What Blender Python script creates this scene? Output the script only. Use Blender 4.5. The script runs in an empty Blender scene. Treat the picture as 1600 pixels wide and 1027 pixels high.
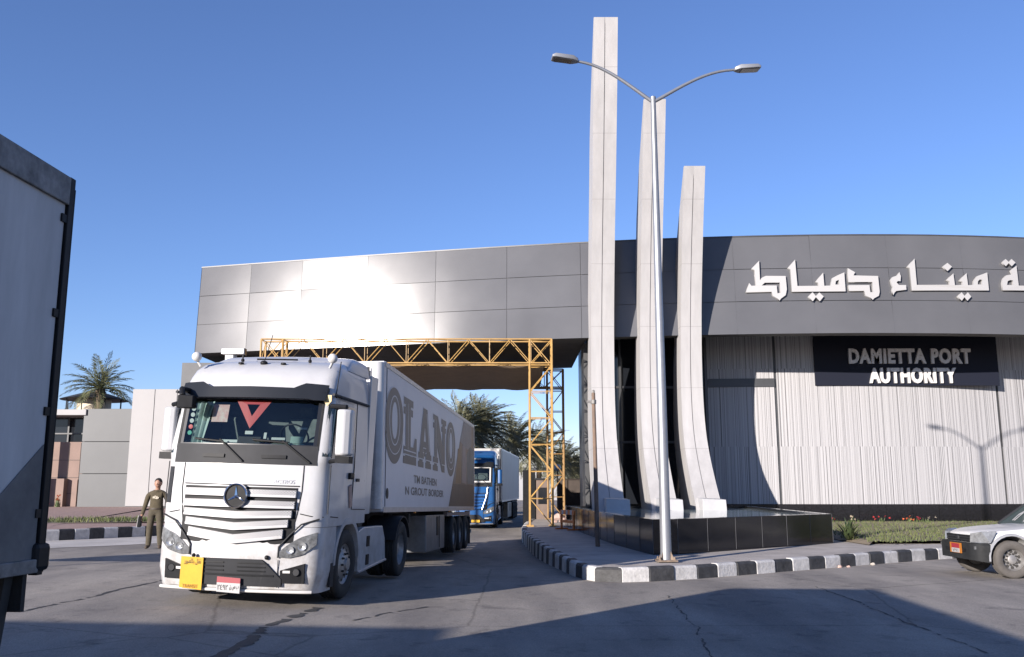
import bpy, bmesh, math, random
from mathutils import Vector, Matrix, Euler

# ------------------------------------------------------------------ camera, sky, sun, exposure
SC = bpy.context.scene
COL = SC.collection
R = math.radians
FPX, HCAM, HOR = 1420.0, 1.65, 762.0          # photo: 1600 x 1027
PITCH = math.atan((HOR - 513.5) / FPX)
cam_d = bpy.data.cameras.new("camera")
cam_d.sensor_width = 36.0
cam_d.lens = 36.0 * FPX / 1600.0
cam_d.clip_start, cam_d.clip_end = 0.1, 4000
cam = bpy.data.objects.new("camera", cam_d)
cam.location = (0, 0, HCAM)
cam.rotation_euler = (R(90) + PITCH, 0, 0)
COL.objects.link(cam)
SC.camera = cam

SUN_EL, SUN_AZ = R(14.5), R(40.0)             # light travels towards +X +Y
sun_dir = Vector((math.sin(SUN_AZ) * math.cos(SUN_EL), math.cos(SUN_AZ) * math.cos(SUN_EL), -math.sin(SUN_EL)))
world = bpy.data.worlds.new("World")
SC.world = world
world.use_nodes = True
wn = world.node_tree
bg = wn.nodes["Background"]
sky = wn.nodes.new("ShaderNodeTexSky")
sky.sky_type = 'NISHITA'
sky.sun_disc = False
sky.sun_elevation = SUN_EL
sky.sun_rotation = math.atan2(-sun_dir.x, -sun_dir.y)
sky.air_density, sky.dust_density, sky.ozone_density = 1.0, 0.0, 7.0
tint = wn.nodes.new("ShaderNodeMix"); tint.data_type = 'RGBA'; tint.blend_type = 'MULTIPLY'; tint.inputs[0].default_value = 1.0
tint.inputs[7].default_value = (1.80, 1.20, 1.15, 1)          # the camera's cool-violet white balance
wn.links.new(sky.outputs[0], tint.inputs[6]); wn.links.new(tint.outputs[2], bg.inputs[0])
bg.inputs[1].default_value = 0.088
sl = bpy.data.lights.new("sun", 'SUN')
sl.energy = 5.0
sl.angle = R(0.5)
sl.color = (1.0, 0.915, 0.84)
so = bpy.data.objects.new("sun", sl)
so.rotation_euler = sun_dir.to_track_quat('-Z', 'Y').to_euler()
so.location = (-40, -40, 30)
COL.objects.link(so)
SC.view_settings.view_transform = 'Standard'
SC.view_settings.look = 'None'
SC.view_settings.exposure = 1.0
SC.view_settings.gamma = 1.0
SC.render.resolution_x, SC.render.resolution_y = 1024, 657
try:
    SC.cycles.max_bounces = 8
    SC.cycles.transparent_max_bounces = 12
    SC.cycles.use_denoising = True
except Exception:
    pass

# ------------------------------------------------------------------ photo measurements -> metres
_c, _s = math.cos(PITCH), math.sin(PITCH)
def ray(x, y):
    a = (x - 800.0) / FPX
    b = -(y - 513.5) / FPX
    return Vector((a, _c - b * _s, _s + b * _c))
def at_z(x, y, z):
    r = ray(x, y)
    return r * ((z - HCAM) / r.z) + Vector((0, 0, HCAM))
def at_y(x, y, Y):
    r = ray(x, y)
    return r * (Y / r.y) + Vector((0, 0, HCAM))
def sstep(a, b, t):
    t = min(1.0, max(0.0, (t - a) / (b - a)))
    return t * t * (3 - 2 * t)
def lerp(a, b, t): return a + (b - a) * t
def interp(t, pts):
    if t <= pts[0][0]: return pts[0][1]
    for (a, va), (b, vb) in zip(pts, pts[1:]):
        if t <= b: return va + (vb - va) * (t - a) / (b - a)
    return pts[-1][1]
def ground_z(x, y):
    tilt = max(-0.1, min(0.09, -0.03 * (x + 4.2)))
    tilt *= sstep(5, 12, y)
    dip = -0.22 * sstep(16, 29, y) - 0.05 * sstep(29, 45, y)
    mask = sstep(-9.0, -5.0, x) * (1 - sstep(60, 110, y)) * (1 - 0.8 * sstep(2.0, 6.0, x))
    return tilt * (1 - 0.6 * sstep(20, 40, y) * mask) + dip * mask

# ------------------------------------------------------------------ materials
MATS = {}
def mat(name, color, rough=0.5, metal=0.0, var=0.0, vscale=3.0, bump=0.0, bscale=40.0, stretch=(1, 1, 1),
        color2=None, coat=0.0, rvar=0.0, emit=None, spec=None):
    if name in MATS: return MATS[name]
    m = bpy.data.materials.new(name)
    m.use_nodes = True
    nt = m.node_tree
    p = nt.nodes["Principled BSDF"]
    p.inputs["Base Color"].default_value = (*color, 1)
    p.inputs["Roughness"].default_value = rough
    p.inputs["Metallic"].default_value = metal
    if coat: p.inputs["Coat Weight"].default_value = coat; p.inputs["Coat Roughness"].default_value = 0.08
    if spec is not None: p.inputs["Specular IOR Level"].default_value = spec
    if emit: p.inputs["Emission Color"].default_value = (*emit, 1); p.inputs["Emission Strength"].default_value = 1.0
    if var or bump or rvar or color2:
        tc = nt.nodes.new("ShaderNodeTexCoord")
        mp = nt.nodes.new("ShaderNodeMapping")
        mp.inputs["Scale"].default_value = stretch
        nt.links.new(tc.outputs["Object"], mp.inputs["Vector"])
    if var or color2 or rvar:
        n = nt.nodes.new("ShaderNodeTexNoise")
        n.inputs["Scale"].default_value = vscale
        n.inputs["Detail"].default_value = 8
        n.inputs["Roughness"].default_value = 0.65
        nt.links.new(mp.outputs[0], n.inputs["Vector"])
        rp = nt.nodes.new("ShaderNodeValToRGB")
        rp.color_ramp.elements[0].position = 0.3
        rp.color_ramp.elements[1].position = 0.7
        c2 = color2 if color2 else tuple(min(1, v * (1 + var)) for v in color)
        c1 = color if color2 else tuple(v * (1 - var) for v in color)
        rp.color_ramp.elements[0].color = (*c1, 1)
        rp.color_ramp.elements[1].color = (*c2, 1)
        nt.links.new(n.outputs["Fac"], rp.inputs[0])
        nt.links.new(rp.outputs[0], p.inputs["Base Color"])
        if rvar:
            mr = nt.nodes.new("ShaderNodeMapRange")
            mr.inputs[1].default_value = 0.3; mr.inputs[2].default_value = 0.7
            mr.inputs[3].default_value = rough - rvar; mr.inputs[4].default_value = rough + rvar
            nt.links.new(n.outputs["Fac"], mr.inputs[0])
            nt.links.new(mr.outputs[0], p.inputs["Roughness"])
    if bump:
        n2 = nt.nodes.new("ShaderNodeTexNoise")
        n2.inputs["Scale"].default_value = bscale
        n2.inputs["Detail"].default_value = 6
        nt.links.new(mp.outputs[0], n2.inputs["Vector"])
        b = nt.nodes.new("ShaderNodeBump")
        b.inputs["Strength"].default_value = bump
        b.inputs["Distance"].default_value = 0.02
        nt.links.new(n2.outputs["Fac"], b.inputs["Height"])
        nt.links.new(b.outputs[0], p.inputs["Normal"])
    MATS[name] = m
    return m

def node(m, t, **kw):
    n = m.node_tree.nodes.new(t)
    for k, v in kw.items(): setattr(n, k, v)
    return n

def glass_mat(name, tint, fac=0.13):
    m = bpy.data.materials.new(name); m.use_nodes = True
    nt = m.node_tree
    for n in list(nt.nodes): nt.nodes.remove(n)
    out = nt.nodes.new("ShaderNodeOutputMaterial")
    tr = nt.nodes.new("ShaderNodeBsdfTransparent"); tr.inputs[0].default_value = (*tint, 1)
    gl = nt.nodes.new("ShaderNodeBsdfGlossy"); gl.inputs["Roughness"].default_value = 0.03
    lw = nt.nodes.new("ShaderNodeLayerWeight"); lw.inputs[0].default_value = fac * 2.2
    mx = nt.nodes.new("ShaderNodeMixShader")
    nt.links.new(lw.outputs["Fresnel"], mx.inputs[0])
    nt.links.new(tr.outputs[0], mx.inputs[1]); nt.links.new(gl.outputs[0], mx.inputs[2])
    nt.links.new(mx.outputs[0], out.inputs[0])
    MATS[name] = m
    return m

# ------------------------------------------------------------------ mesh builder
class MB:
    def __init__(self):
        self.bm = bmesh.new(); self.mi = 0; self.M = None
    def v(self, p):
        p = Vector(p)
        return self.bm.verts.new(self.M @ p if self.M else p)
    def f(self, vs):
        try:
            fc = self.bm.faces.new(vs); fc.material_index = self.mi; return fc
        except ValueError:
            return None
    def poly(self, pts): return self.f([self.v(p) for p in pts])
    def box(self, c, s, rot=None):
        c = Vector(c); hx, hy, hz = s[0] / 2, s[1] / 2, s[2] / 2
        Q = Euler(rot).to_matrix() if rot else Matrix.Identity(3)
        vs = [self.v(c + Q @ Vector((x * hx, y * hy, z * hz))) for x in (-1, 1) for y in (-1, 1) for z in (-1, 1)]
        for q in ((0, 1, 3, 2), (4, 6, 7, 5), (0, 4, 5, 1), (2, 3, 7, 6), (0, 2, 6, 4), (1, 5, 7, 3)):
            self.f([vs[i] for i in q])
    def bx(self, x0, x1, y0, y1, z0, z1):
        self.box(((x0 + x1) / 2, (y0 + y1) / 2, (z0 + z1) / 2), (abs(x1 - x0), abs(y1 - y0), abs(z1 - z0)))
    def loft(self, rings, closed=True, cap=True, skip=None):
        vr = [[self.v(p) for p in r] for r in rings]
        n = len(vr[0])
        for i in range(len(vr) - 1):
            for j in range(n if closed else n - 1):
                if skip and skip(i, j): continue
                k = (j + 1) % n
                self.f([vr[i][j], vr[i][k], vr[i + 1][k], vr[i + 1][j]])
        if cap:
            self.f(vr[0][::-1]); self.f(vr[-1])
        return vr
    def prism(self, pts, fn, a, b):
        """pts: 2-D outline; fn(u, v, t) -> 3-D; from t=a to t=b"""
        self.loft([[fn(u, v, a) for u, v in pts], [fn(u, v, b) for u, v in pts]])
    def tube(self, path, r, n=8, cap=True):
        path = [Vector(p) for p in path]
        rs = r if isinstance(r, (list, tuple)) else [r] * len(path)
        rings = []; up = None
        for i, p in enumerate(path):
            d = (path[min(i + 1, len(path) - 1)] - path[max(i - 1, 0)])
            if d.length < 1e-9: d = Vector((0, 0, 1))
            d.normalize()
            if up is None:
                up = Vector((0, 0, 1)) if abs(d.z) < 0.9 else Vector((1, 0, 0))
            a = (up - d * up.dot(d))
            if a.length < 1e-6: a = d.orthogonal()
            a.normalize()
            up = a
            b = d.cross(a)
            rings.append([p + a * (rs[i] * math.cos(t)) + b * (rs[i] * math.sin(t)) for t in [2 * math.pi * k / n for k in range(n)]])
        self.loft(rings, True, cap)
    def lathe(self, prof, c=(0, 0, 0), axis='z', n=24, cap=True):
        c = Vector(c); rings = []
        for r, h in prof:
            ring = []
            for k in range(n):
                t = 2 * math.pi * k / n
                u, w = r * math.cos(t), r * math.sin(t)
                p = {'z': (u, w, h), 'x': (h, u, w), 'y': (u, h, w)}[axis]
                ring.append(c + Vector(p))
            rings.append(ring)
        self.loft(rings, True, cap)
    def grid(self, fn, nu, nv, mi=None):
        vs = [[self.v(fn(i / nu, j / nv)) for j in range(nv + 1)] for i in range(nu + 1)]
        for i in range(nu):
            for j in range(nv):
                if mi: self.mi = mi((i + .5) / nu, (j + .5) / nv)
                self.f([vs[i][j], vs[i + 1][j], vs[i + 1][j + 1], vs[i][j + 1]])
        return vs
    def sphere(self, c, r, n=12, m=8, sc=(1, 1, 1)):
        c = Vector(c)
        rings = []
        for i in range(m + 1):
            t = math.pi * i / m
            rr = max(math.sin(t), 0.02)
            rings.append([c + Vector((r * rr * math.cos(2 * math.pi * k / n) * sc[0], r * rr * math.sin(2 * math.pi * k / n) * sc[1], -r * math.cos(t) * sc[2])) for k in range(n)])
        self.loft(rings)
    def build(self, name, mats, parent=None, smooth=None, bevel=0.0, loc=None, normals=True, matrix=None):
        bm = self.bm
        if normals: bmesh.ops.recalc_face_normals(bm, faces=bm.faces[:])
        me = bpy.data.meshes.new(name)
        bm.to_mesh(me); bm.free()
        if not isinstance(mats, (list, tuple)): mats = [mats]
        for m in mats: me.materials.append(m)
        o = bpy.data.objects.new(name, me)
        COL.objects.link(o)
        if parent: o.parent = parent
        if loc: o.location = loc
        if matrix is not None: o.matrix_local = matrix
        if smooth is not None:
            for p in me.polygons: p.use_smooth = True
            me.set_sharp_from_angle(angle=R(smooth))
        if bevel:
            bv = o.modifiers.new("edge", 'BEVEL'); bv.width = bevel; bv.segments = 2; bv.limit_method = 'ANGLE'; bv.angle_limit = R(40)
        return o

def tag(o, label=None, cat=None, group=None, kind=None):
    if label: o["label"] = label
    if cat: o["category"] = cat
    if group: o["group"] = group
    if kind: o["kind"] = kind
    return o
def thing(name, label, cat, loc=(0, 0, 0), rz=0.0, group=None):
    o = bpy.data.objects.new(name, None)
    COL.objects.link(o)
    o.location = loc; o.rotation_euler = (0, 0, rz)
    o.empty_display_size = 0.3
    return tag(o, label, cat, group)
def pose(x, y, z, yaw, pitch=0.0, roll=0.0):
    """local x = viewer's right, y = away, z = up; positive yaw turns the far end to +X"""
    return Matrix.Translation((x, y, z)) @ Matrix.Rotation(-R(yaw), 4, 'Z') @ Matrix.Rotation(R(pitch), 4, 'X') @ Matrix.Rotation(R(roll), 4, 'Y')

def text_mesh(name, body, size, m, parent=None, width=None, height=None, extrude=0.002, bold=0.0, fn=None, matrix=None, space=1.0):
    """letters as a mesh in the local XZ plane (facing -Y), centred; fn maps (x, z, depth) to a point"""
    cu = bpy.data.curves.new(name, 'FONT')
    cu.body = body; cu.size = size; cu.extrude = extrude; cu.offset = bold; cu.space_character = space; cu.align_x = 'CENTER'; cu.align_y = 'CENTER'
    cu.resolution_u = 3
    tmp = bpy.data.objects.new("tmp", cu); COL.objects.link(tmp)
    dg = bpy.context.evaluated_depsgraph_get()
    me = bpy.data.meshes.new_from_object(tmp.evaluated_get(dg))
    bpy.data.objects.remove(tmp); bpy.data.curves.remove(cu)
    me.name = name
    xs = [v.co.x for v in me.vertices]; ys = [v.co.y for v in me.vertices]
    if xs:
        cx, cy = (min(xs) + max(xs)) / 2, (min(ys) + max(ys)) / 2
        kx = width / (max(xs) - min(xs)) if width else 1
        ky = height / (max(ys) - min(ys)) if height else 1
        for v in me.vertices:
            x, y, d = (v.co.x - cx) * kx, (v.co.y - cy) * ky, v.co.z
            v.co = Vector(fn(x, y, d)) if fn else Vector((x, -d, y))
    me.materials.clear(); me.materials.append(m)
    o = bpy.data.objects.new(name, me); COL.objects.link(o)
    if parent: o.parent = parent
    if matrix is not None: o.matrix_local = matrix
    return o
def shape_mesh(name, splines, m, parent=None, extrude=0.0, fn=None, matrix=None):
    """flat outline with holes (even-odd), mapped by fn(x, y, d)"""
    cu = bpy.data.curves.new(name, 'CURVE'); cu.dimensions = '2D'; cu.fill_mode = 'BOTH'; cu.extrude = extrude
    for pts in splines:
        sp = cu.splines.new('POLY'); sp.points.add(len(pts) - 1); sp.use_cyclic_u = True
        for q, p in zip(sp.points, pts): q.co = (p[0], p[1], 0, 1)
    tmp = bpy.data.objects.new("tmp", cu); COL.objects.link(tmp)
    dg = bpy.context.evaluated_depsgraph_get()
    me = bpy.data.meshes.new_from_object(tmp.evaluated_get(dg))
    bpy.data.objects.remove(tmp); bpy.data.curves.remove(cu)
    me.name = name
    for v in me.vertices:
        v.co = Vector(fn(v.co.x, v.co.y, v.co.z)) if fn else Vector((v.co.x, -v.co.z, v.co.y))
    me.materials.clear(); me.materials.append(m)
    bm = bmesh.new(); bm.from_mesh(me); bmesh.ops.recalc_face_normals(bm, faces=bm.faces[:]); bm.to_mesh(me); bm.free()
    o = bpy.data.objects.new(name, me); COL.objects.link(o)
    if parent: o.parent = parent
    if matrix is not None: o.matrix_local = matrix
    return o
# ------------------------------------------------------------------ materials of the place
def road_material():
    m = bpy.data.materials.new("worn_asphalt"); m.use_nodes = True
    nt = m.node_tree; p = nt.nodes["Principled BSDF"]; L = nt.links.new
    tc = nt.nodes.new("ShaderNodeTexCoord")
    def noise(sc, det=6, rg=0.6, vec=None):
        n = nt.nodes.new("ShaderNodeTexNoise"); n.inputs["Scale"].default_value = sc; n.inputs["Detail"].default_value = det
        n.inputs["Roughness"].default_value = rg
        L(vec if vec else tc.outputs["Object"], n.inputs["Vector"]); return n
    def ramp(src, a, ca, b, cb):
        r = nt.nodes.new("ShaderNodeValToRGB"); r.color_ramp.elements[0].position = a; r.color_ramp.elements[1].position = b
        r.color_ramp.elements[0].color = (*ca, 1); r.color_ramp.elements[1].color = (*cb, 1); L(src, r.inputs[0]); return r
    mp = nt.nodes.new("ShaderNodeMapping"); mp.inputs["Rotation"].default_value = (0, 0, 0.25); mp.inputs["Scale"].default_value = (1.0, 0.22, 1)
    L(tc.outputs["Object"], mp.inputs["Vector"])
    big = ramp(noise(0.22, 8, 0.65).outputs["Fac"], 0.32, (0.24, 0.220, 0.200), 0.7, (0.325, 0.298, 0.27))
    str_ = ramp(noise(0.9, 6, 0.6, mp.outputs[0]).outputs["Fac"], 0.36, (0.70, 0.70, 0.715), 0.64, (1.08, 1.07, 1.05))
    fine = ramp(noise(55, 3, 0.7).outputs["Fac"], 0.3, (0.66, 0.66, 0.66), 0.7, (1.28, 1.27, 1.25))
    spots = ramp(noise(1.7, 5, 0.7).outputs["Fac"], 0.30, (0.62, 0.62, 0.64), 0.44, (1, 1, 1))
    def mul(a, b):
        x = nt.nodes.new("ShaderNodeMix"); x.data_type = 'RGBA'; x.blend_type = 'MULTIPLY'; x.inputs[0].default_value = 1
        L(a, x.inputs[6]); L(b, x.inputs[7]); return x.outputs[2]
    col = mul(mul(mul(big.outputs[0], str_.outputs[0]), fine.outputs[0]), spots.outputs[0])
    # hairline cracks
    vo = nt.nodes.new("ShaderNodeTexVoronoi"); vo.feature = 'DISTANCE_TO_EDGE'; vo.inputs["Scale"].default_value = 0.16
    nz = noise(1.1, 6, 0.7)
    mx = nt.nodes.new("ShaderNodeMix"); mx.data_type = 'VECTOR'; mx.inputs[0].default_value = 0.12
    L(tc.outputs["Object"], mx.inputs[4]); L(nz.outputs["Color"], mx.inputs[5]); L(mx.outputs[1], vo.inputs["Vector"])
    cr = ramp(vo.outputs["Distance"], 0.001, (0.66, 0.65, 0.64), 0.0035, (1, 1, 1))
    col = mul(col, cr.outputs[0])
    L(col, p.inputs["Base Color"])
    p.inputs["Roughness"].default_value = 0.88
    p.inputs["Specular IOR Level"].default_value = 0.25
    b = nt.nodes.new("ShaderNodeBump"); b.inputs["Strength"].default_value = 0.35; b.inputs["Distance"].default_value = 0.012
    L(noise(70, 4, 0.7).outputs["Fac"], b.inputs["Height"])
    b2 = nt.nodes.new("ShaderNodeBump"); b2.inputs["Strength"].default_value = 0.3; b2.inputs["Distance"].default_value = 0.05
    L(noise(1.2, 4, 0.5).outputs["Fac"], b2.inputs["Height"]); L(b.outputs[0], b2.inputs["Normal"])
    L(b2.outputs[0], p.inputs["Normal"])
    return m
M_ROAD = road_material()
M_PAVE = mat("grey_paving", (0.36, 0.325, 0.295), 0.9, var=0.22, vscale=1.3, bump=0.4, bscale=30)
M_PAVEPINK = mat("pink_paving", (0.30, 0.20, 0.17), 0.9, var=0.15, vscale=2, bump=0.3, bscale=25)
M_KW = mat("kerb_white_paint", (0.44, 0.43, 0.42), 0.75, var=0.25, vscale=6, bump=0.5, bscale=18)
M_KB = mat("kerb_black_paint", (0.035, 0.035, 0.037), 0.7, var=0.5, vscale=6, bump=0.5, bscale=18)
M_SOIL = mat("dry_soil", (0.20, 0.16, 0.11), 0.95, var=0.3, vscale=3, bump=0.6, bscale=20)
M_GRASS = mat("grass_blades", (0.045, 0.075, 0.018), 0.8, color2=(0.125, 0.125, 0.05), vscale=.9)
M_TAR = mat("tar_patch", (0.045, 0.044, 0.045), 0.8, var=0.3, vscale=12, bump=0.5, bscale=60)
M_STONE = mat("pale_stone", (0.42, 0.38, 0.33), 0.9, var=0.2, vscale=4, bump=0.5, bscale=20)

# ------------------------------------------------------------------ ground, pavements, kerbs
def axis_pts(lims):
    out = []
    for a, b, n in lims:
        out += [a + (b - a) * i / n for i in range(n)]
    return out + [lims[-1][1]]
g = MB()
xs = axis_pts([(-1500, -200, 4), (-200, -40, 8), (-40, 40, 80), (40, 200, 8), (200, 1500, 4)])
ys = axis_pts([(-300, -20, 4), (-20, 60, 80), (60, 140, 10), (140, 2500, 6)])
gv = [[g.v((x, y, ground_z(x, y))) for y in ys] for x in xs]
for i in range(len(xs) - 1):
    for j in range(len(ys) - 1):
        g.f([gv[i][j], gv[i + 1][j], gv[i + 1][j + 1], gv[i][j + 1]])
tag(g.build("ground", M_ROAD, smooth=60), "grey worn asphalt road surface with patches and cracks", "ground", kind="structure")

def resample(pts, step):
    pts = [Vector((p[0], p[1], 0)) for p in pts]
    out = [pts[0].copy()]; carry = 0.0
    for a, b in zip(pts, pts[1:]):
        L = (b - a).length; d = step - carry
        while d <= L:
            out.append(a + (b - a) * (d / L)); d += step
        carry = L - (d - step)
    return out
def chaikin(pts, n=2, keep=()):
    pts = [Vector((p[0], p[1], 0)) for p in pts]
    for _ in range(n):
        o = [pts[0]]
        for a, b in zip(pts, pts[1:]):
            o += [a * .75 + b * .25, a * .25 + b * .75]
        o.append(pts[-1]); pts = o
    return pts
def offset_line(pts, d):
    out = []
    for i, p in enumerate(pts):
        t = (pts[min(i + 1, len(pts) - 1)] - pts[max(i - 1, 0)]).normalized()
        out.append(p + Vector((-t.y, t.x, 0)) * d)
    return out
def kerb(line, top, width, step, side, seed, first=0):
    rnd = random.Random(seed)
    pts = resample(line, step)
    b = MB()
    for i, (p, q) in enumerate(zip(pts, pts[1:])):
        t = (q - p).normalized(); n = Vector((-t.y, t.x, 0)) * side
        b.mi = (i + first) % 2
        g0 = rnd.uniform(0.004, 0.012)
        a0 = p + t * g0; a1 = q - t * g0
        j = rnd.uniform(-0.012, 0.012); dz = rnd.uniform(-0.012, 0.01)
        zb = -0.6
        prof = [(0 + j, zb), (0.015 + j, top + dz - 0.04), (0.05 + j, top + dz), (width + j, top + dz), (width + j, zb)]
        b.loft([[a0 + n * u + Vector((0, 0, z)) for u, z in prof], [a1 + n * u + Vector((0, 0, z)) for u, z in prof]])
    return b.build("kerb", [M_KW, M_KB], bevel=0.012), pts

PZ = 0.15
kp = [(1.55, 52.0)] + [tuple(at_z(x, y, z)[:2]) for x, y, z in ((808, 836, -.22), (833, 863, -.19), (857, 878, -.15), (889, 895, -.11))]
left_arm = chaikin(kp, 2)
corner = [tuple(at_z(x, y, -.1)[:2]) for x, y in ((889, 895), (912, 905), (934, 908.5), (981, 910), (1088, 904))]
right_arm = [tuple(at_z(x, y, -.1)[:2]) for x, y in ((1088, 904), (1167, 897.5), (1262, 890), (1375, 880), (1476, 872), (1640, 863))] + [(30, 23.5), (60, 25)]
kline = left_arm[:-1] + chaikin(corner, 2)[:-1] + [Vector((p[0], p[1], 0)) for p in right_arm]
ko, kpts = kerb(kline, PZ, 0.2, 0.58, 1, 3)
tag(ko, "black and white painted kerb round the pavement by the fountain", "kerb", kind="structure")
inner = offset_line(kpts, 0.19)
b = MB()
hub_ = b.v((25, 50, PZ - .02)); rim_ = [b.v((p.x, p.y, PZ - 0.02)) for p in inner] + [b.v((60, 60, PZ - .02)), b.v((1.75, 60, PZ - .02))]
for i in range(len(rim_)): b.f([rim_[i], rim_[(i + 1) % len(rim_)], hub_])
tag(b.build("pavement", M_PAVE), "grey pavement round the black fountain", "pavement", kind="structure")

# left side: kerb, pink paving and the slope up to the left wing
lk = [(-34, 23.0), tuple(at_z(72, 846, .09)[:2]), tuple(at_z(222, 839, .09)[:2]), (-8.5, 36.5), (-6.6, 40), (-6.4, 52)]
lk = [Vector((p[0], p[1], 0)) for p in lk]
ko2, lpts = kerb(lk, 0.42, 0.22, 0.47, 1, 5)
tag(ko2, "black and white painted kerb along the left roadside", "kerb", kind="structure")
gl_ = [offset_line(lpts, -d) for d in (0.0, 1.6, 3.6)]
b = MB()
b.loft([[Vector((p.x, p.y, ground_z(p.x, p.y) + .008)) for p in ln] for ln in gl_], closed=False, cap=False)
tag(b.build("gutter_strip", mat("pale_concrete_gutter", (.42, .395, .37), .9, var=.2, vscale=.8, bump=.3, bscale=30)), "pale concrete strip along the left kerb", "gutter", kind="structure")
b = MB()
inn = [offset_line(lpts, d) for d in (0.2, 3.0, 8.0, 20.0, 60.0)]
hz = [0.40, 0.44, 0.5, 0.58, 0.6]
b.loft([[Vector((p.x, p.y, z)) for p in ln] for ln, z in zip(inn, hz)], closed=False, cap=False)
tag(b.build("pavement", M_PAVEPINK), "pink paving in front of the grey left wing", "pavement", kind="structure")

def grass_sheet(name, label, inside, bbox, zf, n, hmin, hmax, seed, m=None):
    rnd = random.Random(seed); b = MB(); k = 0
    while k < n:
        x = rnd.uniform(bbox[0], bbox[1]); y = rnd.uniform(bbox[2], bbox[3])
        if not inside(x, y): k += 0.2; continue
        k += 1
        h = rnd.uniform(hmin, hmax); a = rnd.uniform(0, 6.28); w = 0.012 + 0.012 * rnd.random()
        z = zf(x, y); lx, ly = rnd.uniform(-.5, .5) * h, rnd.uniform(-.5, .5) * h
        dx, dy = math.cos(a) * w, math.sin(a) * w
        b.f([b.v((x - dx, y - dy, z)), b.v((x + dx, y + dy, z)), b.v((x + lx, y + ly, z + h))])
    o = b.build(name, m or M_GRASS, normals=False)
    return tag(o, label, "grass", kind="stuff")

# grass plot right of the fountain
def in_right(x, y):
    return x > 9.6 + 0.18 * math.sin(y * 3) and 24.9 + 0.08 * (x - 9) + 0.25 * math.sin(x * 2.3) < y < 38.9
b = MB()
b.loft([[(9.5, 24.8, PZ + .0), (9.5, 38.95, PZ + .0)], [(9.8, 25.3, PZ + .07), (9.8, 38.95, PZ + .1)], [(40, 27.5, PZ + .07), (40, 39.5, PZ + .1)]], closed=False, cap=False)
tag(b.build("lawn", M_SOIL), "dry soil bed under the grass beside the fountain", "ground", kind="structure")
grass_sheet("grass", "green and straw coloured grass between the fountain and the parked pickup", in_right, (9.5, 34, 24.5, 39), lambda x, y: PZ + 0.06, 30000, 0.03, 0.13, 8)
# grass strip on the left
def in_left(x, y):
    d = y - (27.6 + 0.37 * (x + 14.0))
    return 4.6 < d < 7.8
b = MB()
b.loft([[(-40, 27.6 - 9.6 + 4.4, .462), (-40, 27.6 - 9.6 + 8.0, .52)], [(-9.0, 27.6 + 1.85 + 4.4, .462), (-9.0, 27.6 + 1.85 + 8.0, .52)]], closed=False, cap=False)
tag(b.build("lawn", M_SOIL), "soil strip under the grass along the left wing", "ground", kind="structure")
grass_sheet("grass", "strip of short green grass along the left roadside", in_left, (-24, -9, 25, 40), lambda x, y: 0.47, 9000, 0.05, 0.2, 9)

# tar repair lines and cracks in the road
def crack(pts, w, seed, name, label, m):
    rnd = random.Random(seed)
    line = resample([p[:2] for p in pts], 0.12); b = MB(); L = []; Rr = []
    off = offset_line(line, 1.0)
    wob = 0.0
    for i, p in enumerate(line):
        n = (off[i] - p)
        wob = wob * 0.8 + rnd.uniform(-.03, .03)
        ww = w * rnd.uniform(0.25, 1.2)
        q = p + n * wob
        for lst, s in ((L, 1), (Rr, -1)):
            e = q + n * (ww * s); lst.append(b.v((e.x, e.y, ground_z(e.x, e.y) + 0.005)))
    for i in range(len(line) - 1):
        if rnd.random() < 0.9: b.f([L[i], L[i + 1], Rr[i + 1], Rr[i]])
    tag(b.build(name, m), label, "road marking", kind="structure")
cr = [((500, 945), (470, 955), (420, 975), (380, 1000), (335, 1027)), ((440, 950), (470, 948), (497, 943))]
crack([at_z(x, y, 0) for x, y in cr[0]], 0.095, 1, "road_seam", "wide ragged dark seam in the road below the truck", M_TAR)
crack([at_z(x, y, 0) for x, y in ((30, 965), (120, 945), (200, 925), (260, 912))], 0.03, 2, "road_seam", "dark crack running across the road left of the truck", M_TAR)
crack([at_z(x, y, 0) for x, y in ((550, 962), (600, 951), (680, 938))], 0.03, 3, "road_seam", "short ragged crack right of the truck", M_TAR)
crack([at_z(x, y, -.05) for x, y in ((1275, 912), (1360, 945), (1480, 990), (1560, 1020))], 0.02, 4, "road_seam", "thin dark crack across the shaded road", M_TAR)
crack([at_z(x, y, -.05) for x, y in ((1040, 925), (1090, 975), (1120, 1027))], 0.012, 5, "road_seam", "thin crack in the shaded road below the lamp post", M_TAR)
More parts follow.
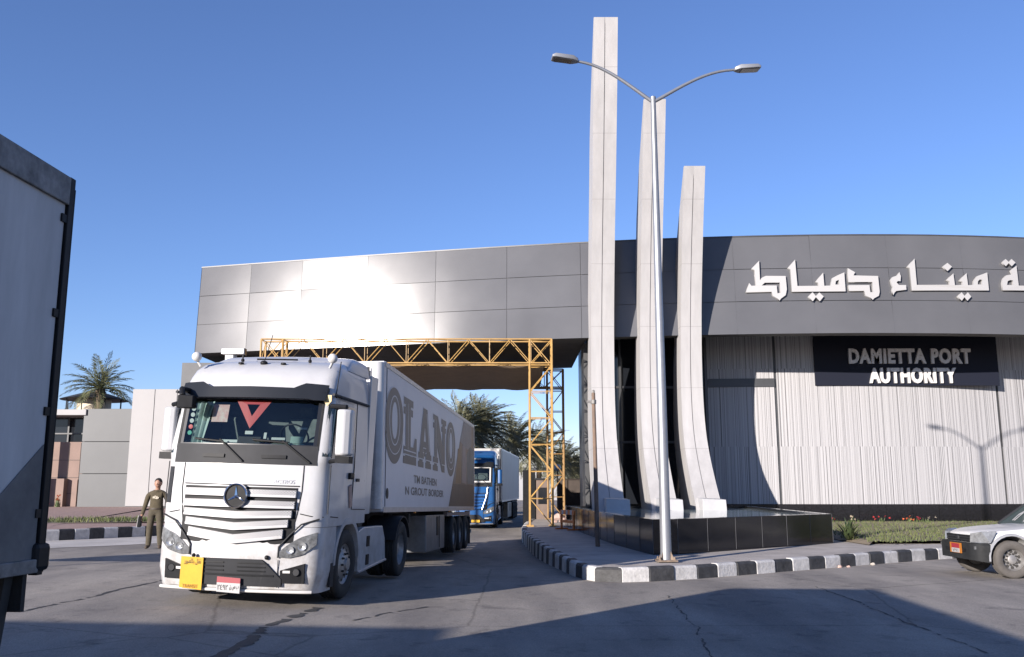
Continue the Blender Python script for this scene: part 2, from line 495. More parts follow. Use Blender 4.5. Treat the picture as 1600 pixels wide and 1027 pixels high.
# ------------------------------------------------------------------ gate building
def panel_material():
    m = bpy.data.materials.new("grey_metal_cladding"); m.use_nodes = True
    nt = m.node_tree; p = nt.nodes["Principled BSDF"]; L = nt.links.new
    p.inputs["Base Color"].default_value = (0.10, 0.103, 0.11, 1)
    p.inputs["Metallic"].default_value = 0.05; p.inputs["Specular IOR Level"].default_value = 0.25
    p.inputs["Roughness"].default_value = 0.34
    tc = nt.nodes.new("ShaderNodeTexCoord")
    n = nt.nodes.new("ShaderNodeTexNoise"); n.inputs["Scale"].default_value = 0.5; n.inputs["Detail"].default_value = 5
    L(tc.outputs["Object"], n.inputs["Vector"])
    mr = nt.nodes.new("ShaderNodeMapRange"); mr.inputs[1].default_value = .3; mr.inputs[2].default_value = .7
    mr.inputs[3].default_value = 0.165; mr.inputs[4].default_value = 0.175
    L(n.outputs["Fac"], mr.inputs[0]); L(mr.outputs[0], p.inputs["Roughness"])
    rp = nt.nodes.new("ShaderNodeValToRGB"); rp.color_ramp.elements[0].position = .3; rp.color_ramp.elements[1].position = .7
    rp.color_ramp.elements[0].color = (0.088, 0.089, 0.095, 1); rp.color_ramp.elements[1].color = (0.105, 0.106, 0.113, 1)
    L(n.outputs["Fac"], rp.inputs[0]); L(rp.outputs[0], p.inputs["Base Color"])
    w = nt.nodes.new("ShaderNodeTexNoise"); w.inputs["Scale"].default_value = 0.35; w.inputs["Detail"].default_value = 2
    L(tc.outputs["Object"], w.inputs["Vector"])
    bp = nt.nodes.new("ShaderNodeBump"); bp.inputs["Strength"].default_value = 0.04; bp.inputs["Distance"].default_value = 0.06
    L(w.outputs["Fac"], bp.inputs["Height"]); L(bp.outputs[0], p.inputs["Normal"])
    return m
M_PANEL = panel_material()
def streak_material():
    m = bpy.data.materials.new("streaked_white_cladding"); m.use_nodes = True
    nt = m.node_tree; p = nt.nodes["Principled BSDF"]; L = nt.links.new
    tc = nt.nodes.new("ShaderNodeTexCoord")
    sp = nt.nodes.new("ShaderNodeSeparateXYZ"); L(tc.outputs["Object"], sp.inputs[0])
    def mth(op, a, v):
        q = nt.nodes.new("ShaderNodeMath"); q.operation = op; L(a, q.inputs[0])
        if isinstance(v, (int, float)): q.inputs[1].default_value = v
        else: L(v, q.inputs[1])
        return q.outputs[0]
    row = mth('FLOOR', mth('DIVIDE', sp.outputs[2], 3.4), 0)          # courses of boards, each with its own streaks
    cb = nt.nodes.new("ShaderNodeCombineXYZ"); L(mth('ADD', sp.outputs[0], mth('MULTIPLY', row, 17.37)), cb.inputs[0]); L(sp.outputs[2], cb.inputs[2])
    rowv = cb.outputs[0]
    def nz(sx, sz, det, rough=.5):
        mp = nt.nodes.new("ShaderNodeMapping"); mp.inputs["Scale"].default_value = (sx, 0.01, sz)
        L(rowv, mp.inputs["Vector"])
        n = nt.nodes.new("ShaderNodeTexNoise"); n.inputs["Scale"].default_value = 1; n.inputs["Detail"].default_value = det
        n.inputs["Roughness"].default_value = rough
        L(mp.outputs[0], n.inputs["Vector"]); return n
    a = nz(13, 0.0, 4, .75); b = nz(47, 0.004, 3, .7)
    ma = nt.nodes.new("ShaderNodeMath"); ma.operation = 'ADD'; L(a.outputs["Fac"], ma.inputs[0]); L(b.outputs["Fac"], ma.inputs[1])
    rp = nt.nodes.new("ShaderNodeValToRGB"); e = rp.color_ramp.elements
    e[0].position = 0.44; e[0].color = (0.05, 0.05, 0.052, 1)
    e[1].position = 0.545; e[1].color = (0.42, 0.415, 0.422, 1)
    x = e.new(0.485); x.color = (0.32, 0.314, 0.32, 1)
    h = nt.nodes.new("ShaderNodeMath"); h.operation = 'MULTIPLY'; h.inputs[1].default_value = 0.5; L(ma.outputs[0], h.inputs[0])
    L(h.outputs[0], rp.inputs[0]); L(rp.outputs[0], p.inputs["Base Color"])
    p.inputs["Roughness"].default_value = 0.55
    bp = nt.nodes.new("ShaderNodeBump"); bp.inputs["Strength"].default_value = 0.55; bp.inputs["Distance"].default_value = 0.03
    L(h.outputs[0], bp.inputs["Height"]); L(bp.outputs[0], p.inputs["Normal"])
    return m
M_STREAK = streak_material()
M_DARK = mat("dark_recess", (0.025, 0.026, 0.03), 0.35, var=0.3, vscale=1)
M_SOFFIT = mat("dark_soffit", (0.05, 0.048, 0.045), 0.7, var=0.25, vscale=2)
M_GRAN = mat("black_granite", (0.010, 0.010, 0.012), 0.12, var=0.6, vscale=18, spec=0.5)
M_SIGN = mat("navy_sign_board", (0.010, 0.012, 0.022), 0.6, spec=0.2)
M_LET = mat("white_letters", (0.36, 0.355, 0.35), 0.45)
M_LET2 = mat("silver_letters", (0.56, 0.55, 0.55), 0.4)
M_GREYD = mat("dark_grey_cladding", (0.06, 0.062, 0.066), 0.45, metal=0.3, var=0.15, vscale=1)

ZT, ZB = 11.9, 7.75
FTOP = sorted([tuple(at_z(x, y, ZT)[:2]) for x, y in ((316, 419), (390, 413), (470, 407.5), (630, 397.5), (780, 387), (925, 378.5), (1135, 370.5), (1350, 369), (1600, 372.5))])
# smooth least-squares cubic through the measured roof line
def polyfit3(pts, deg=3):
    n = deg + 1
    A = [[sum(x ** (i + j) for x, _ in pts) for j in range(n)] + [sum(y * x ** i for x, y in pts)] for i in range(n)]
    for i in range(n):
        k = max(range(i, n), key=lambda r: abs(A[r][i])); A[i], A[k] = A[k], A[i]
        for r in range(n):
            if r != i:
                f = A[r][i] / A[i][i]
                A[r] = [a - f * b_ for a, b_ in zip(A[r], A[i])]
    return [A[i][n] / A[i][i] for i in range(n)]
FC = polyfit3(FTOP)
XL, XR = FTOP[0][0], 31.0
def fy0(x):
    xx = min(x, 21.0)
    v = sum(c * xx ** i for i, c in enumerate(FC))
    if x > 21.0:
        d = sum(i * c * 21.0 ** (i - 1) for i, c in enumerate(FC) if i)
        v += d * (x - 21.0) + 0.012 * (x - 21.0) ** 2
    return v
def fy(x, z): return fy0(x) - 0.30 * (ZT - z) / (ZT - ZB)     # slight outward lean at the bottom
def fnorm(x):
    d = (fy0(x + .05) - fy0(x - .05)) / .1
    return Vector((d, -1, 0)).normalized()
bld = thing("gate_building", "long curved grey clad gate building with white streaked walls below", "building", (8, fy0(8), 0))
def bpart(b, name, m, **k):
    k.setdefault("parent", bld)
    b.M = None
    for v in b.bm.verts: v.co -= Vector((8, fy0(8), 0))
    return b.build(name, m, **k)
# cladding panels: three rows
rnd = random.Random(4)
joints = [XL, at_y(375, 430, 39.5).x]
x = joints[1]
while x < XR - 1: x += 3.12 ; joints.append(min(x, XR))
jx = at_y(678, 440, 38).x
k = min(range(2, len(joints)), key=lambda i: abs(joints[i] - jx))
sh = jx - joints[k]
joints = [joints[0], joints[1]] + [j + sh for j in joints[2:-1]] + [XR]
rows = [ZB, ZB + 1.37, ZB + 2.75, ZT]
b = MB()
for xa, xb in zip(joints, joints[1:]):
    for za, zb in zip(rows, rows[1:]):
        t1, t2, bow = rnd.uniform(-.006, .006), rnd.uniform(-.008, .008), rnd.uniform(.0, .012)
        gx, gz = (0.007 if xa < 4 else 0.0022), 0.010
        def pt(u, w, xa=xa, xb=xb, za=za, zb=zb, t1=t1, t2=t2, bow=bow):
            X = lerp(xa + gx, xb - gx, u); Z = lerp(za + gz, zb - gz, w)
            o = (t1 * (u - .5) * 2 + t2 * (w - .5) * 2) - bow * (1 - (2 * u - 1) ** 2)
            return (X, fy(X, Z) + o, Z)
        b.grid(pt, 6, 2)
fasc = bpart(b, "cladding", M_PANEL, smooth=20, normals=False)
# dark core behind the joints, roof, soffit and rear face
b = MB()
def ring(x, dep, zu):
    return [(x, fy(x, ZB) + .035, ZB + .01), (x, fy(x, ZT) + .035, ZT - .02), (x, fy0(x) + 9.3, ZT - .02), (x, fy0(x) + 9.3, zu), (x, fy0(x) + dep, zu), (x, fy0(x) + dep, ZB + .01)]
b.loft([ring(lerp(XL + .01, 3.1, i / 16), 9.29, ZB + .012) for i in range(17)])
b.loft([ring(lerp(3.105, XR, i / 20), .35, ZB + 2.4) for i in range(21)])
bpart(b, "roof_core", M_SOFFIT)
# roof edge flashing
b = MB()
b.loft([[(X, fy(X, ZT) - .02, ZT - .004), (X, fy(X, ZT) - .02, ZT + .05), (X, fy(X, ZT) + .5, ZT + .05), (X, fy(X, ZT) + .5, ZT - .004)] for X in [lerp(XL - .02, XR, i / 30) for i in range(31)]])
bpart(b, "roof_edge", M_GREYD)
# left end clad face
b = MB()
b.loft([[(XL - .012, fy(XL, z), z), (XL - .012, fy0(XL) + 9.3, z)] for z in rows], closed=False, cap=False)
bpart(b, "end_cladding", M_PANEL, normals=False)

# lower walls (set back under the band)
SET = 3.3
def wy(x): return fy0(x) + SET
WZ = 0.95
xa1, xa2, xa3 = at_y(1112, 650, 39.3).x, at_y(1218, 650, 39.3).x, at_y(1569.5, 600, 39.4).x
def wall_bay(x0, x1, z0, z1, name="wall", m=M_STREAK, off=0.0, depth=0.25, n=8):
    b = MB()
    b.loft([[(X, wy(X) + off, z0), (X, wy(X) + off, z1), (X, wy(X) + off + depth, z1), (X, wy(X) + off + depth, z0)] for X in [lerp(x0, x1, i / n) for i in range(n + 1)]])
    return bpart(b, name, m)
wall_bay(xa1, xa2 - .06, WZ, ZB + 2.3)
wall_bay(xa2 + .06, xa3 - .05, WZ, ZB + 2.3, n=14)
wall_bay(xa3 + .05, XR, WZ, ZB + 2.3)
zb0, zb1 = at_y(1160, 605, wy(10)).z, at_y(1160, 592, wy(10)).z
wall_bay(xa1 + .02, xa2 - .05, zb0, zb1, "band", M_GREYD, -.05, .06)
wall_bay(xa2 - .058, xa2 + .058, WZ, ZB + 2.3, "joint_strip", M_GREYD, .05, .1, 1)
wall_bay(xa3 - .048, xa3 + .048, WZ, ZB + 2.3, "joint_strip", M_GREYD, .05, .1, 1)
# inner core + granite plinth
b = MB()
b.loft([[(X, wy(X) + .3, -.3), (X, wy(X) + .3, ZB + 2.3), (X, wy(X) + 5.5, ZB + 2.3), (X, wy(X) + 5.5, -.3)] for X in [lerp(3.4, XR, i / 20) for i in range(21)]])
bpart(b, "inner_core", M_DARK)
b = MB()
X = 3.2
while X < XR:
    x0, x1 = X + .004, min(X + 1.15, XR)
    b.loft([[(q, wy(q) - .12, -.3), (q, wy(q) - .12, WZ - .01), (q, wy(q) + .28, WZ - .01), (q, wy(q) + .28, -.3)] for q in (x0, x1)])
    X += 1.158
bpart(b, "plinth", M_GRAN)
# dark glazed recess behind the pylons, with mullions
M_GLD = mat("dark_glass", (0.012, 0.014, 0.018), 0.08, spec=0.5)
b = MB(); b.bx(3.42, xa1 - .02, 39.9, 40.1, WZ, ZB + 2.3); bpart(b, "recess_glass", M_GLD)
b = MB()
for q in (3.5, 4.75, 6.05, 7.3, xa1 - .1): b.box((q, 39.82, (WZ + ZB + 2.3) / 2), (.09, .12, ZB + 2.3 - WZ))
for z in (3.6, 6.0): b.bx(3.46, xa1 - .06, 39.84, 39.9, z - .05, z + .05)
bpart(b, "mullions", M_GREYD)
# pier at the gate side
px0, px1 = at_y(909.6, 680, 40.0).x, at_y(931, 680, 38.6).x
b = MB(); b.bx(px0, px1, 38.6, 40.0, -.3, ZB + .008); bpart(b, "pier", mat("pier_cladding", (0.055, 0.056, 0.058), .6, var=.15, vscale=.6))
# left pier, mostly behind the truck
lx = at_y(282, 650, 42.6).x
b = MB(); b.bx(lx, lx + 3.6, 42.4, 47.5, -.2, at_y(290, 567, 42.4).z); bpart(b, "pier", M_GREYD)

# English name board
sx0, sx1 = at_y(1277, 560, 39.1).x, at_y(1564, 560, 39.2).x
szb = at_y(1420, 601, 39.1).z
ysg = min(wy(sx0), wy(sx1)) - .10
b = MB(); b.bx(sx0, sx1, ysg, ysg + .12, szb, 9.2)
sgn = bpart(b, "name_board", M_SIGN)
def text_on_board(body, x0, x1, y0, y1):
    Y = ysg
    a, c_ = at_y(x0, (y0 + y1) / 2, Y), at_y(x1, (y0 + y1) / 2, Y)
    t, u = at_y((x0 + x1) / 2, y0, Y), at_y((x0 + x1) / 2, y1, Y)
    o = text_mesh("lettering", body, 1.0, M_LET2, sgn, width=c_.x - a.x, height=t.z - u.z, extrude=.05, bold=.046, space=1.13,
                  fn=lambda x, z, d: (x, -d, z))
    o.location = Vector(((a.x + c_.x) / 2, Y - .055, (t.z + u.z) / 2)) - Vector((8, fy0(8), 0))
text_on_board("DAMIETTA PORT", 1325, 1515.5, 545, 569)
text_on_board("AUTHORITY", 1357, 1493, 575, 599.5)

# Arabic name in raised letters on the band
def on_band(px, py, d):
    Y = 36.0
    for _ in range(6):
        P = at_y(px, py, Y); Y = fy(P.x, P.z) - d
    P = at_y(px, py, Y)
    return P
def letters(region, scale, splines):
    T = [[(region[0] + x / scale, region[1] + y / scale) for x, y in s] for s in splines]
    def fn(x, y, d):
        P = on_band(x, y, 0.13)
        P = P + Vector((0, (0.13 - .02) if d < 0 else 0.0, 0)) - Vector((8, fy0(8), 0))
        return P
    return shape_mesh("lettering", T, M_LET, bld, 0.05, fn)
A, B_, C_ = (1150, 390), (1370, 390), (1540, 380)
s1, s2, s3 = 1600 / 240., 1600 / 230., 616 / 60.
letters(A, s1, [[(240, 118), (162, 200), (192, 213), (207, 376), (162, 378), (138, 350), (103, 446), (372, 440), (380, 480), (440, 515), (453, 533), (468, 512), (518, 475), (530, 415), (517, 276), (310, 275), (268, 295), (250, 322)],
                [(268, 375), (300, 346), (456, 344), (464, 452), (432, 456), (424, 375)]])
letters(A, s1, [[(615, 105), (540, 193), (567, 206), (582, 440), (1142, 436), (1128, 238), (1060, 268), (1002, 298), (985, 376), (920, 378), (908, 240), (830, 335), (856, 346), (862, 378), (640, 380)],
                [(1035, 365), (1040, 330), (1070, 316), (1077, 365)]])
letters(A, s1, [[(797, 445), (753, 490), (800, 540), (832, 496), (873, 540), (914, 490), (868, 447), (832, 485)]])
letters(A, s1, [[(1165, 195), (1240, 237), (1225, 270), (1480, 276), (1497, 440), (1488, 482), (1440, 508), (1425, 525), (1408, 505), (1348, 480), (1335, 430), (1178, 432), (1172, 372), (1390, 370), (1400, 445), (1430, 445), (1420, 338), (1170, 340)]])
letters(B_, s2, [[(245, 245), (262, 290), (258, 345), (230, 342), (215, 357), (240, 386), (318, 386), (322, 437), (212, 450), (192, 470), (180, 498), (165, 440), (176, 405), (158, 372), (150, 330), (170, 300), (215, 286), (233, 266)]])
letters(B_, s2, [[(410, 98), (330, 190), (358, 200), (380, 445), (1220, 445), (1200, 250), (1090, 290), (1055, 340), (1050, 385), (992, 388), (975, 255), (895, 340), (930, 350), (935, 385), (850, 388), (832, 258), (760, 332), (790, 345), (795, 383), (435, 385)],
                 [(1098, 380), (1100, 345), (1120, 325), (1145, 330), (1145, 380)]])
letters(B_, s2, [[(768, 145), (718, 187), (770, 235), (817, 187)]])
letters(B_, s2, [[(922, 465), (878, 510), (925, 558), (952, 518), (985, 558), (1027, 512), (990, 465), (954, 505)]])
letters(C_, s3, [[(495, 360), (402, 440), (432, 500), (330, 518), (282, 568), (266, 640), (276, 755), (900, 765), (900, 690), (532, 682)],
                 [(345, 672), (355, 610), (395, 592), (440, 600), (442, 673)]])
letters(C_, s3, [[(320, 255), (270, 310), (325, 372), (371, 322), (420, 372), (480, 312), (415, 255), (371, 302)]])

# ------------------------------------------------------------------ three pylons
M_PYL = mat("pale_pylon_cladding", (0.345, 0.336, 0.332), 0.6, var=0.11, vscale=1.6, stretch=(1.6, 1.6, .12), bump=0.05, bscale=6)
def add_joint_lines(m, pitch, width):
    nt = m.node_tree; p = nt.nodes["Principled BSDF"]; L = nt.links.new
    src = p.inputs["Base Color"].links[0].from_socket
    tc = nt.nodes.new("ShaderNodeTexCoord"); sp = nt.nodes.new("ShaderNodeSeparateXYZ"); L(tc.outputs["Object"], sp.inputs[0])
    dv = nt.nodes.new("ShaderNodeMath"); dv.operation = 'DIVIDE'; dv.inputs[1].default_value = pitch; L(sp.outputs[2], dv.inputs[0])
    fr = nt.nodes.new("ShaderNodeMath"); fr.operation = 'FRACT'; L(dv.outputs[0], fr.inputs[0])
    lt = nt.nodes.new("ShaderNodeMath"); lt.operation = 'LESS_THAN'; lt.inputs[1].default_value = width / pitch; L(fr.outputs[0], lt.inputs[0])
    mx = nt.nodes.new("ShaderNodeMix"); mx.data_type = 'RGBA'; mx.inputs[7].default_value = (.22, .21, .205, 1)
    L(lt.outputs[0], mx.inputs[0]); L(src, mx.inputs[6]); L(mx.outputs[2], p.inputs["Base Color"])
add_joint_lines(M_PYL, 2.44, .014)
M_PYLB = mat("white_foot_block", (0.38, 0.38, 0.385), 0.6, var=0.08, vscale=4)
def yfront(z):
    y = interp(z, [(.5, 33.3), (.9, 33.7), (1.2, 34.1), (2.15, 34.95), (3.1, 35.7), (4.1, 36.12), (5.5, 36.25), (7, 36.15), (8.6, 35.85), (10, 35.5), (12, 34.9), (14, 34.2), (17, 33.3), (21, 32.3)])
    return y
def smooth_yf(z): return sum(yfront(z + d) for d in (-.5, -.25, 0, .25, .5)) / 5
def pylon(xc, ztop, w0, w1, label, bxoff):
    t = thing("pylon", label, "pylon", (xc, 34.5, 0.7), group="tall curved pylons in the fountain")
    b = MB(); rings = []
    n = 44
    for i in range(n + 1):
        z = lerp(.55, ztop, i / n)
        w = interp(z, [(.5, w1), (5, (w0 + w1) / 2 - .02), (9, w0 - .01), (ztop, w0)])
        fq = smooth_yf(z)
        tk = interp(z, [(.5, 2.9), (3, 2.2), (8, 1.4), (9, 1.6), (ztop - 4, 1.6), (ztop - 2.4, 1.25), (ztop, .15)])
        bk = fq + tk
        gm = -0.03
        gd = 0.05 if z < ztop - .4 else 0.0005
        pts = [(-w / 2, fq), (gm - .016, fq), (gm - .012, fq + gd), (gm + .012, fq + gd), (gm + .016, fq), (w / 2, fq), (w / 2, bk), (-w / 2, bk)]
        zt = z + (0.0 if i < n else 0.0)
        rings.append([(xc + u, v, zt) for u, v in pts])
    b.loft(rings)
    for v in b.bm.verts: v.co -= Vector((xc, 34.5, .7))
    b.build("shaft", M_PYL, t, smooth=25)
    b = MB()
    yb = 33.35
    b.loft([[(bxoff - .44, yb - .35, -.1), (bxoff + .44, yb - .30, -.1), (bxoff + .44, yb + .9, -.1), (bxoff - .44, yb + .9, -.1)],
            [(bxoff - .42, yb - .22, .56), (bxoff + .43, yb - .18, .52), (bxoff + .43, yb + .9, .55), (bxoff - .42, yb + .9, .58)]])
    for v in b.bm.verts: v.co -= Vector((0, 34.5, 0))
    b.build("foot_block", M_PYLB, t, bevel=.015)
z1, z2, z3 = at_y(944, 25, smooth_yf(20)).z, at_y(1015, 153, smooth_yf(17)).z, at_y(1085, 260, smooth_yf(14)).z
pylon(3.64, z1, .93, .98, "tallest of the three pale curved pylons, the one beside the gate opening", .16)
pylon(5.58, z2, .86, .96, "pale curved pylon of middle height, just behind the lamp post", .12)
pylon(7.20, z3, .83, .96, "shortest of the three pale curved pylons, nearest the streaked wall", .05)

# ------------------------------------------------------------------ black fountain basin
RIM = 0.93
bp_ = [at_z(883, 820, PZ), at_z(912, 833, PZ), at_z(960, 850, PZ), at_z(1000, 861, PZ), at_z(1021, 866, PZ), at_z(1060, 865.2, PZ), at_z(1302, 848, PZ)]
outer = [(p.x, p.y) for p in bp_] + [(bp_[-1].x + .55, 36.8), (bp_[0].x + .15, 36.8)]
basin = thing("fountain_basin", "low black granite fountain basin holding water round the pylons", "fountain", (outer[4][0], outer[4][1], PZ))
O = Vector((outer[4][0], outer[4][1], PZ))
def inset(poly, d):
    n = len(poly); out = []
    for i in range(n):
        a, c, e = Vector(poly[i - 1]), Vector(poly[i]), Vector(poly[(i + 1) % n])
        t1, t2 = (c - a).normalized(), (e - c).normalized()
        n1, n2 = Vector((-t1.y, t1.x)), Vector((-t2.y, t2.x))
        m_ = (n1 + n2); m_ = m_ / max(m_.dot(n1), .3)
        out.append(tuple(c + m_ * d))
    return out
inn_ = inset(outer, .22)
b = MB()
n = len(outer)
b.loft([[(x, y, PZ - .2) for x, y in outer], [(x, y, RIM) for x, y in outer], [(x, y, RIM) for x, y in inn_], [(x, y, .4) for x, y in inn_]], cap=False)
for v in b.bm.verts: v.co -= O
b.build("granite_wall", M_GRAN, basin, bevel=.008)
b = MB()
def seg_pts(poly, step):
    res = []
    for a, c in zip(poly, poly[1:]):
        L = math.dist(a, c); k = max(1, round(L / step))
        res += [(lerp(a[0], c[0], i / k), lerp(a[1], c[1], i / k)) for i in range(k)]
    return res
for x, y in seg_pts(outer[:8], 1.15):
    b = MB(); b.box((x, y, (PZ + RIM) / 2), (.011, .011, RIM - PZ - .01))
    for v in b.bm.verts: v.co -= O
    b.build("joint_strip", mat("joint_filler", (.06, .06, .063), .6), basin)
M_WATER = mat("fountain_water", (0.30, 0.36, 0.35), 0.07, bump=0.02, bscale=3, spec=0.6)
b = MB(); b.poly([(x, y, .85) for x, y in inn_])
bmesh.ops.triangulate(b.bm, faces=b.bm.faces[:])
for v in b.bm.verts: v.co -= O
b.build("water", M_WATER, basin)

# ------------------------------------------------------------------ street lamp
M_GALV = mat("galvanised_steel", (0.27, 0.28, 0.30), 0.45, metal=0.6, var=0.08, vscale=9)
M_LAMPH = mat("lamp_head_grey", (0.22, 0.23, 0.25), 0.45, metal=0.3)
M_LENS = mat("lamp_lens", (0.05, 0.05, 0.055), 0.15)
lp = at_z(1041, 877, PZ)
ltop = at_y(1029, 152, lp.y)
lamp = thing("street_lamp", "tall silver double armed street lamp on the pavement corner", "street lamp", (lp.x, lp.y, PZ))
LH = ltop.z - PZ
b = MB()
b.lathe([(.155, 0), (.155, .03), (.118, .035), (.112, 1.0), (.085, LH * .6), (.058, LH - .05), (.062, LH - .04), (.062, LH), (.03, LH + .02)], n=20)
b.M = Matrix.Identity(4)
b.build("pole", M_GALV, lamp, smooth=40)
b = MB(); b.box((0, 0, .015), (.42, .42, .03))
for sx in (-.15, .15):
    for sy in (-.15, .15): b.lathe([(.018, .03), (.018, .09)], (sx, sy, 0), n=8); b.lathe([(.03, .03), (.03, .055)], (sx, sy, 0), n=6)
for k in range(4):
    a = k * math.pi / 2 + .78
    b.loft([[(math.cos(a) * .11, math.sin(a) * .11, .03), (math.cos(a) * .2, math.sin(a) * .2, .03), (math.cos(a) * .11, math.sin(a) * .11, .2)],
            [(math.cos(a) * .11 + .012, math.sin(a) * .11, .03), (math.cos(a) * .2 + .012, math.sin(a) * .2, .03), (math.cos(a) * .11 + .012, math.sin(a) * .11, .2)]])
b.build("base_plate", mat("rusty_steel", (.16, .12, .09), .8, var=.4, vscale=8), lamp)
Q = Matrix.Rotation(R(6), 4, 'Z')
for s, reach, rise in ((-1, 1.83, .90), (1, 2.05, .88)):
    b = MB(); b.M = Q
    path = []
    for i in range(13):
        t = i / 12
        path.append((s * reach * (t ** .95), 0, LH - .12 + rise * math.sin(t * math.pi / 2) ** 1.0))
    b.tube(path, [lerp(.042, .03, i / 12) for i in range(13)], 10)
    b.build("arm", M_GALV, lamp, smooth=40)
    b = MB(); b.M = Q
    x0, zz = s * (reach - .12), LH - .12 + rise
    tilt = .10
    P = lambda u, v, w: (x0 + s * u, v, zz + w + tilt * u)
    b.loft([[P(0, -.06, .045), P(0, .06, .045), P(0, .05, -.03), P(0, -.05, -.03)],
            [P(.12, -.13, .075), P(.12, .13, .075), P(.12, .13, -.03), P(.12, -.13, -.03)],
            [P(.52, -.15, .06), P(.52, .15, .06), P(.52, .15, -.03), P(.52, -.15, -.03)],
            [P(.60, -.13, .02), P(.60, .13, .02), P(.60, .12, -.03), P(.60, -.12, -.03)]])
    h = b.build("lamp_head", M_LAMPH, lamp, smooth=30, bevel=.012)
    b = MB(); b.M = Q
    b.loft([[P(.15, -.115, -.031), P(.15, .115, -.031), P(.56, .115, -.031), P(.56, -.115, -.031)],
            [P(.15, -.105, -.043), P(.15, .105, -.043), P(.56, .105, -.043), P(.56, -.105, -.043)]])
    b.build("lens", M_LENS, h)

# rusty post by the fountain
pp = at_z(934, 853, PZ)
t = thing("rusty_post", "thin rusty leaning post in front of the tallest pylon", "post", (pp.x, pp.y, PZ))
ptop = at_y(927, 614, pp.y)
M_RUST = mat("rusty_post_paint", (.10, .075, .06), .8, color2=(.20, .13, .09), vscale=3)
b = MB(); hgt = ptop.z - PZ; dx = ptop.x - pp.x
b.tube([(0, 0, -.1), (dx * .5, 0, hgt * .5), (dx, 0, hgt)], [.06, .055, .05], 10)
b.build("shaft", M_RUST, t, smooth=40)
b = MB(); b.lathe([(.07, hgt - .3), (.075, hgt - .29), (.075, hgt - .2), (.07, hgt - .19)], (dx * .97, 0, 0), n=12)
b.box((dx * .97 - .12, 0, hgt - .24), (.12, .05, .06)); b.build("clamp", mat("grey_clamp", (.2, .19, .18), .6, metal=.5), t)
b = MB(); b.lathe([(.035, hgt), (.04, hgt + .06), (.01, hgt + .08)], (dx, 0, 0), n=8)
b.build("post_cap", MATS["grey_clamp"], t)

# ------------------------------------------------------------------ yellow gantry
M_YEL = mat("yellow_painted_steel", (0.39, 0.235, 0.075), 0.5, var=0.15, vscale=5)
M_DKS = mat("shaded_yellow_steel", (0.23, 0.135, 0.05), 0.7, var=0.25, vscale=5)  # yellow paint darkened in colour for the shade on the rear frame
def lattice_box(b, p0, p1, wy_, h, nbay, r, rd, vertical=False):
    """four chords and zig-zag bracing between two ends along X (or Z)"""
    def P(t, s, q):
        if vertical: return Vector((lerp(p0[0], p1[0], t) + s * h, p0[1] + q * wy_, lerp(p0[2], p1[2], t)))
        return Vector((lerp(p0[0], p1[0], t), p0[1] + q * wy_, lerp(p0[2], p1[2], t) - s * h))
    for s in (0, 1):
        for q in (0, 1): b.tube([P(0, s, q), P(1, s, q)], r, 6)
    for i in range(nbay):
        t0, t1 = i / nbay, (i + 1) / nbay; tm = (t0 + t1) / 2
        for q in (0, 1):
            if vertical:
                b.tube([P(t0, i % 2, q), P(t1, 1 - i % 2, q)], rd, 5); b.tube([P(t1, 0, q), P(t1, 1, q)], rd, 5)
            else:
                b.tube([P(t0, 0, q), P(tm, 1, q)], rd, 5); b.tube([P(tm, 1, q), P(t1, 0, q)], rd, 5); b.tube([P(tm, 0, q), P(tm, 1, q)], rd * .7, 5)
        for s in (0, 1):
            b.tube([P(t0, s, 0), P(t1, s, 1)], rd * .8, 5); b.tube([P(t1, s, 0), P(t1, s, 1)], rd * .8, 5)
def gantry(Y, name_label, m, x0p, x1p, ytop, depth, legw):
    tl, tr_ = at_y(x0p, ytop + 9, Y), at_y(x1p, ytop, Y)
    zt = tr_.z
    t = thing("gantry_frame", name_label, "gantry", (tr_.x, Y, .1), group="lattice gantry frames across the lane")
    O = Vector((tr_.x, Y, .1))
    def fin(b, nm, mm=m):
        for v in b.bm.verts: v.co -= O
        return b.build(nm, mm, t, smooth=60)
    b = MB(); lattice_box(b, (tl.x, Y, zt), (tr_.x, Y, zt), .7, depth, 7, .034, .018); fin(b, "beam")
    for xx, sgn_ in ((tr_.x, -1), (tl.x, 1)):
        b = MB(); gz = ground_z(xx, Y) - .05 if xx < 1 else .15
        lattice_box(b, (xx, Y, gz), (xx, Y, zt), .7, sgn_ * legw, 7, .042, .021, True); fin(b, "leg")
    for xx in (tr_.x - legw, tr_.x, tl.x, tl.x + legw):
        for q in (0, .7):
            b = MB(); b.box((xx, Y + q, (.16 if xx > 0 else ground_z(xx, Y) + .01)), (.28, .28, .04)); fin(b, "base_plate")
    return tl, tr_
GY = 36.6
tl, tr_ = gantry(GY, "sunlit yellow lattice gantry frame spanning the lane in front of the canopy", M_YEL, 408, 862, 530, .98, .9)
GY2 = 45.0
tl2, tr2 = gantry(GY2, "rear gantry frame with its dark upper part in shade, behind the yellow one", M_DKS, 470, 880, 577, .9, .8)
# canopy between them
b = MB()
za, zb2 = at_y(850, 569, GY + .8).z, at_y(850, 608, GY2).z
def can(u, v):
    X = lerp(at_y(585, 575, GY).x, at_y(851, 575, GY).x, u)
    X2 = lerp(at_y(640, 605, GY2).x, at_y(842, 605, GY2).x, u)
    return (lerp(X, X2, v), lerp(GY + .9, GY2 - .1, v), lerp(za, zb2, v) - .25 * math.sin(math.pi * v) * (0.6 + .4 * math.sin(u * 9)) - .05 * math.sin(u * 17) )
b.grid(can, 24, 12)
for f_ in list(b.bm.faces): pass
o = b.build("fabric_canopy", mat("brown_canopy_fabric", (0.17, 0.125, 0.085), 0.85, var=.12, vscale=2), smooth=60)
sm = o.modifiers.new("thick", 'SOLIDIFY'); sm.thickness = .03
tag(o, "brown fabric canopy slung between the two gantry frames", "canopy")

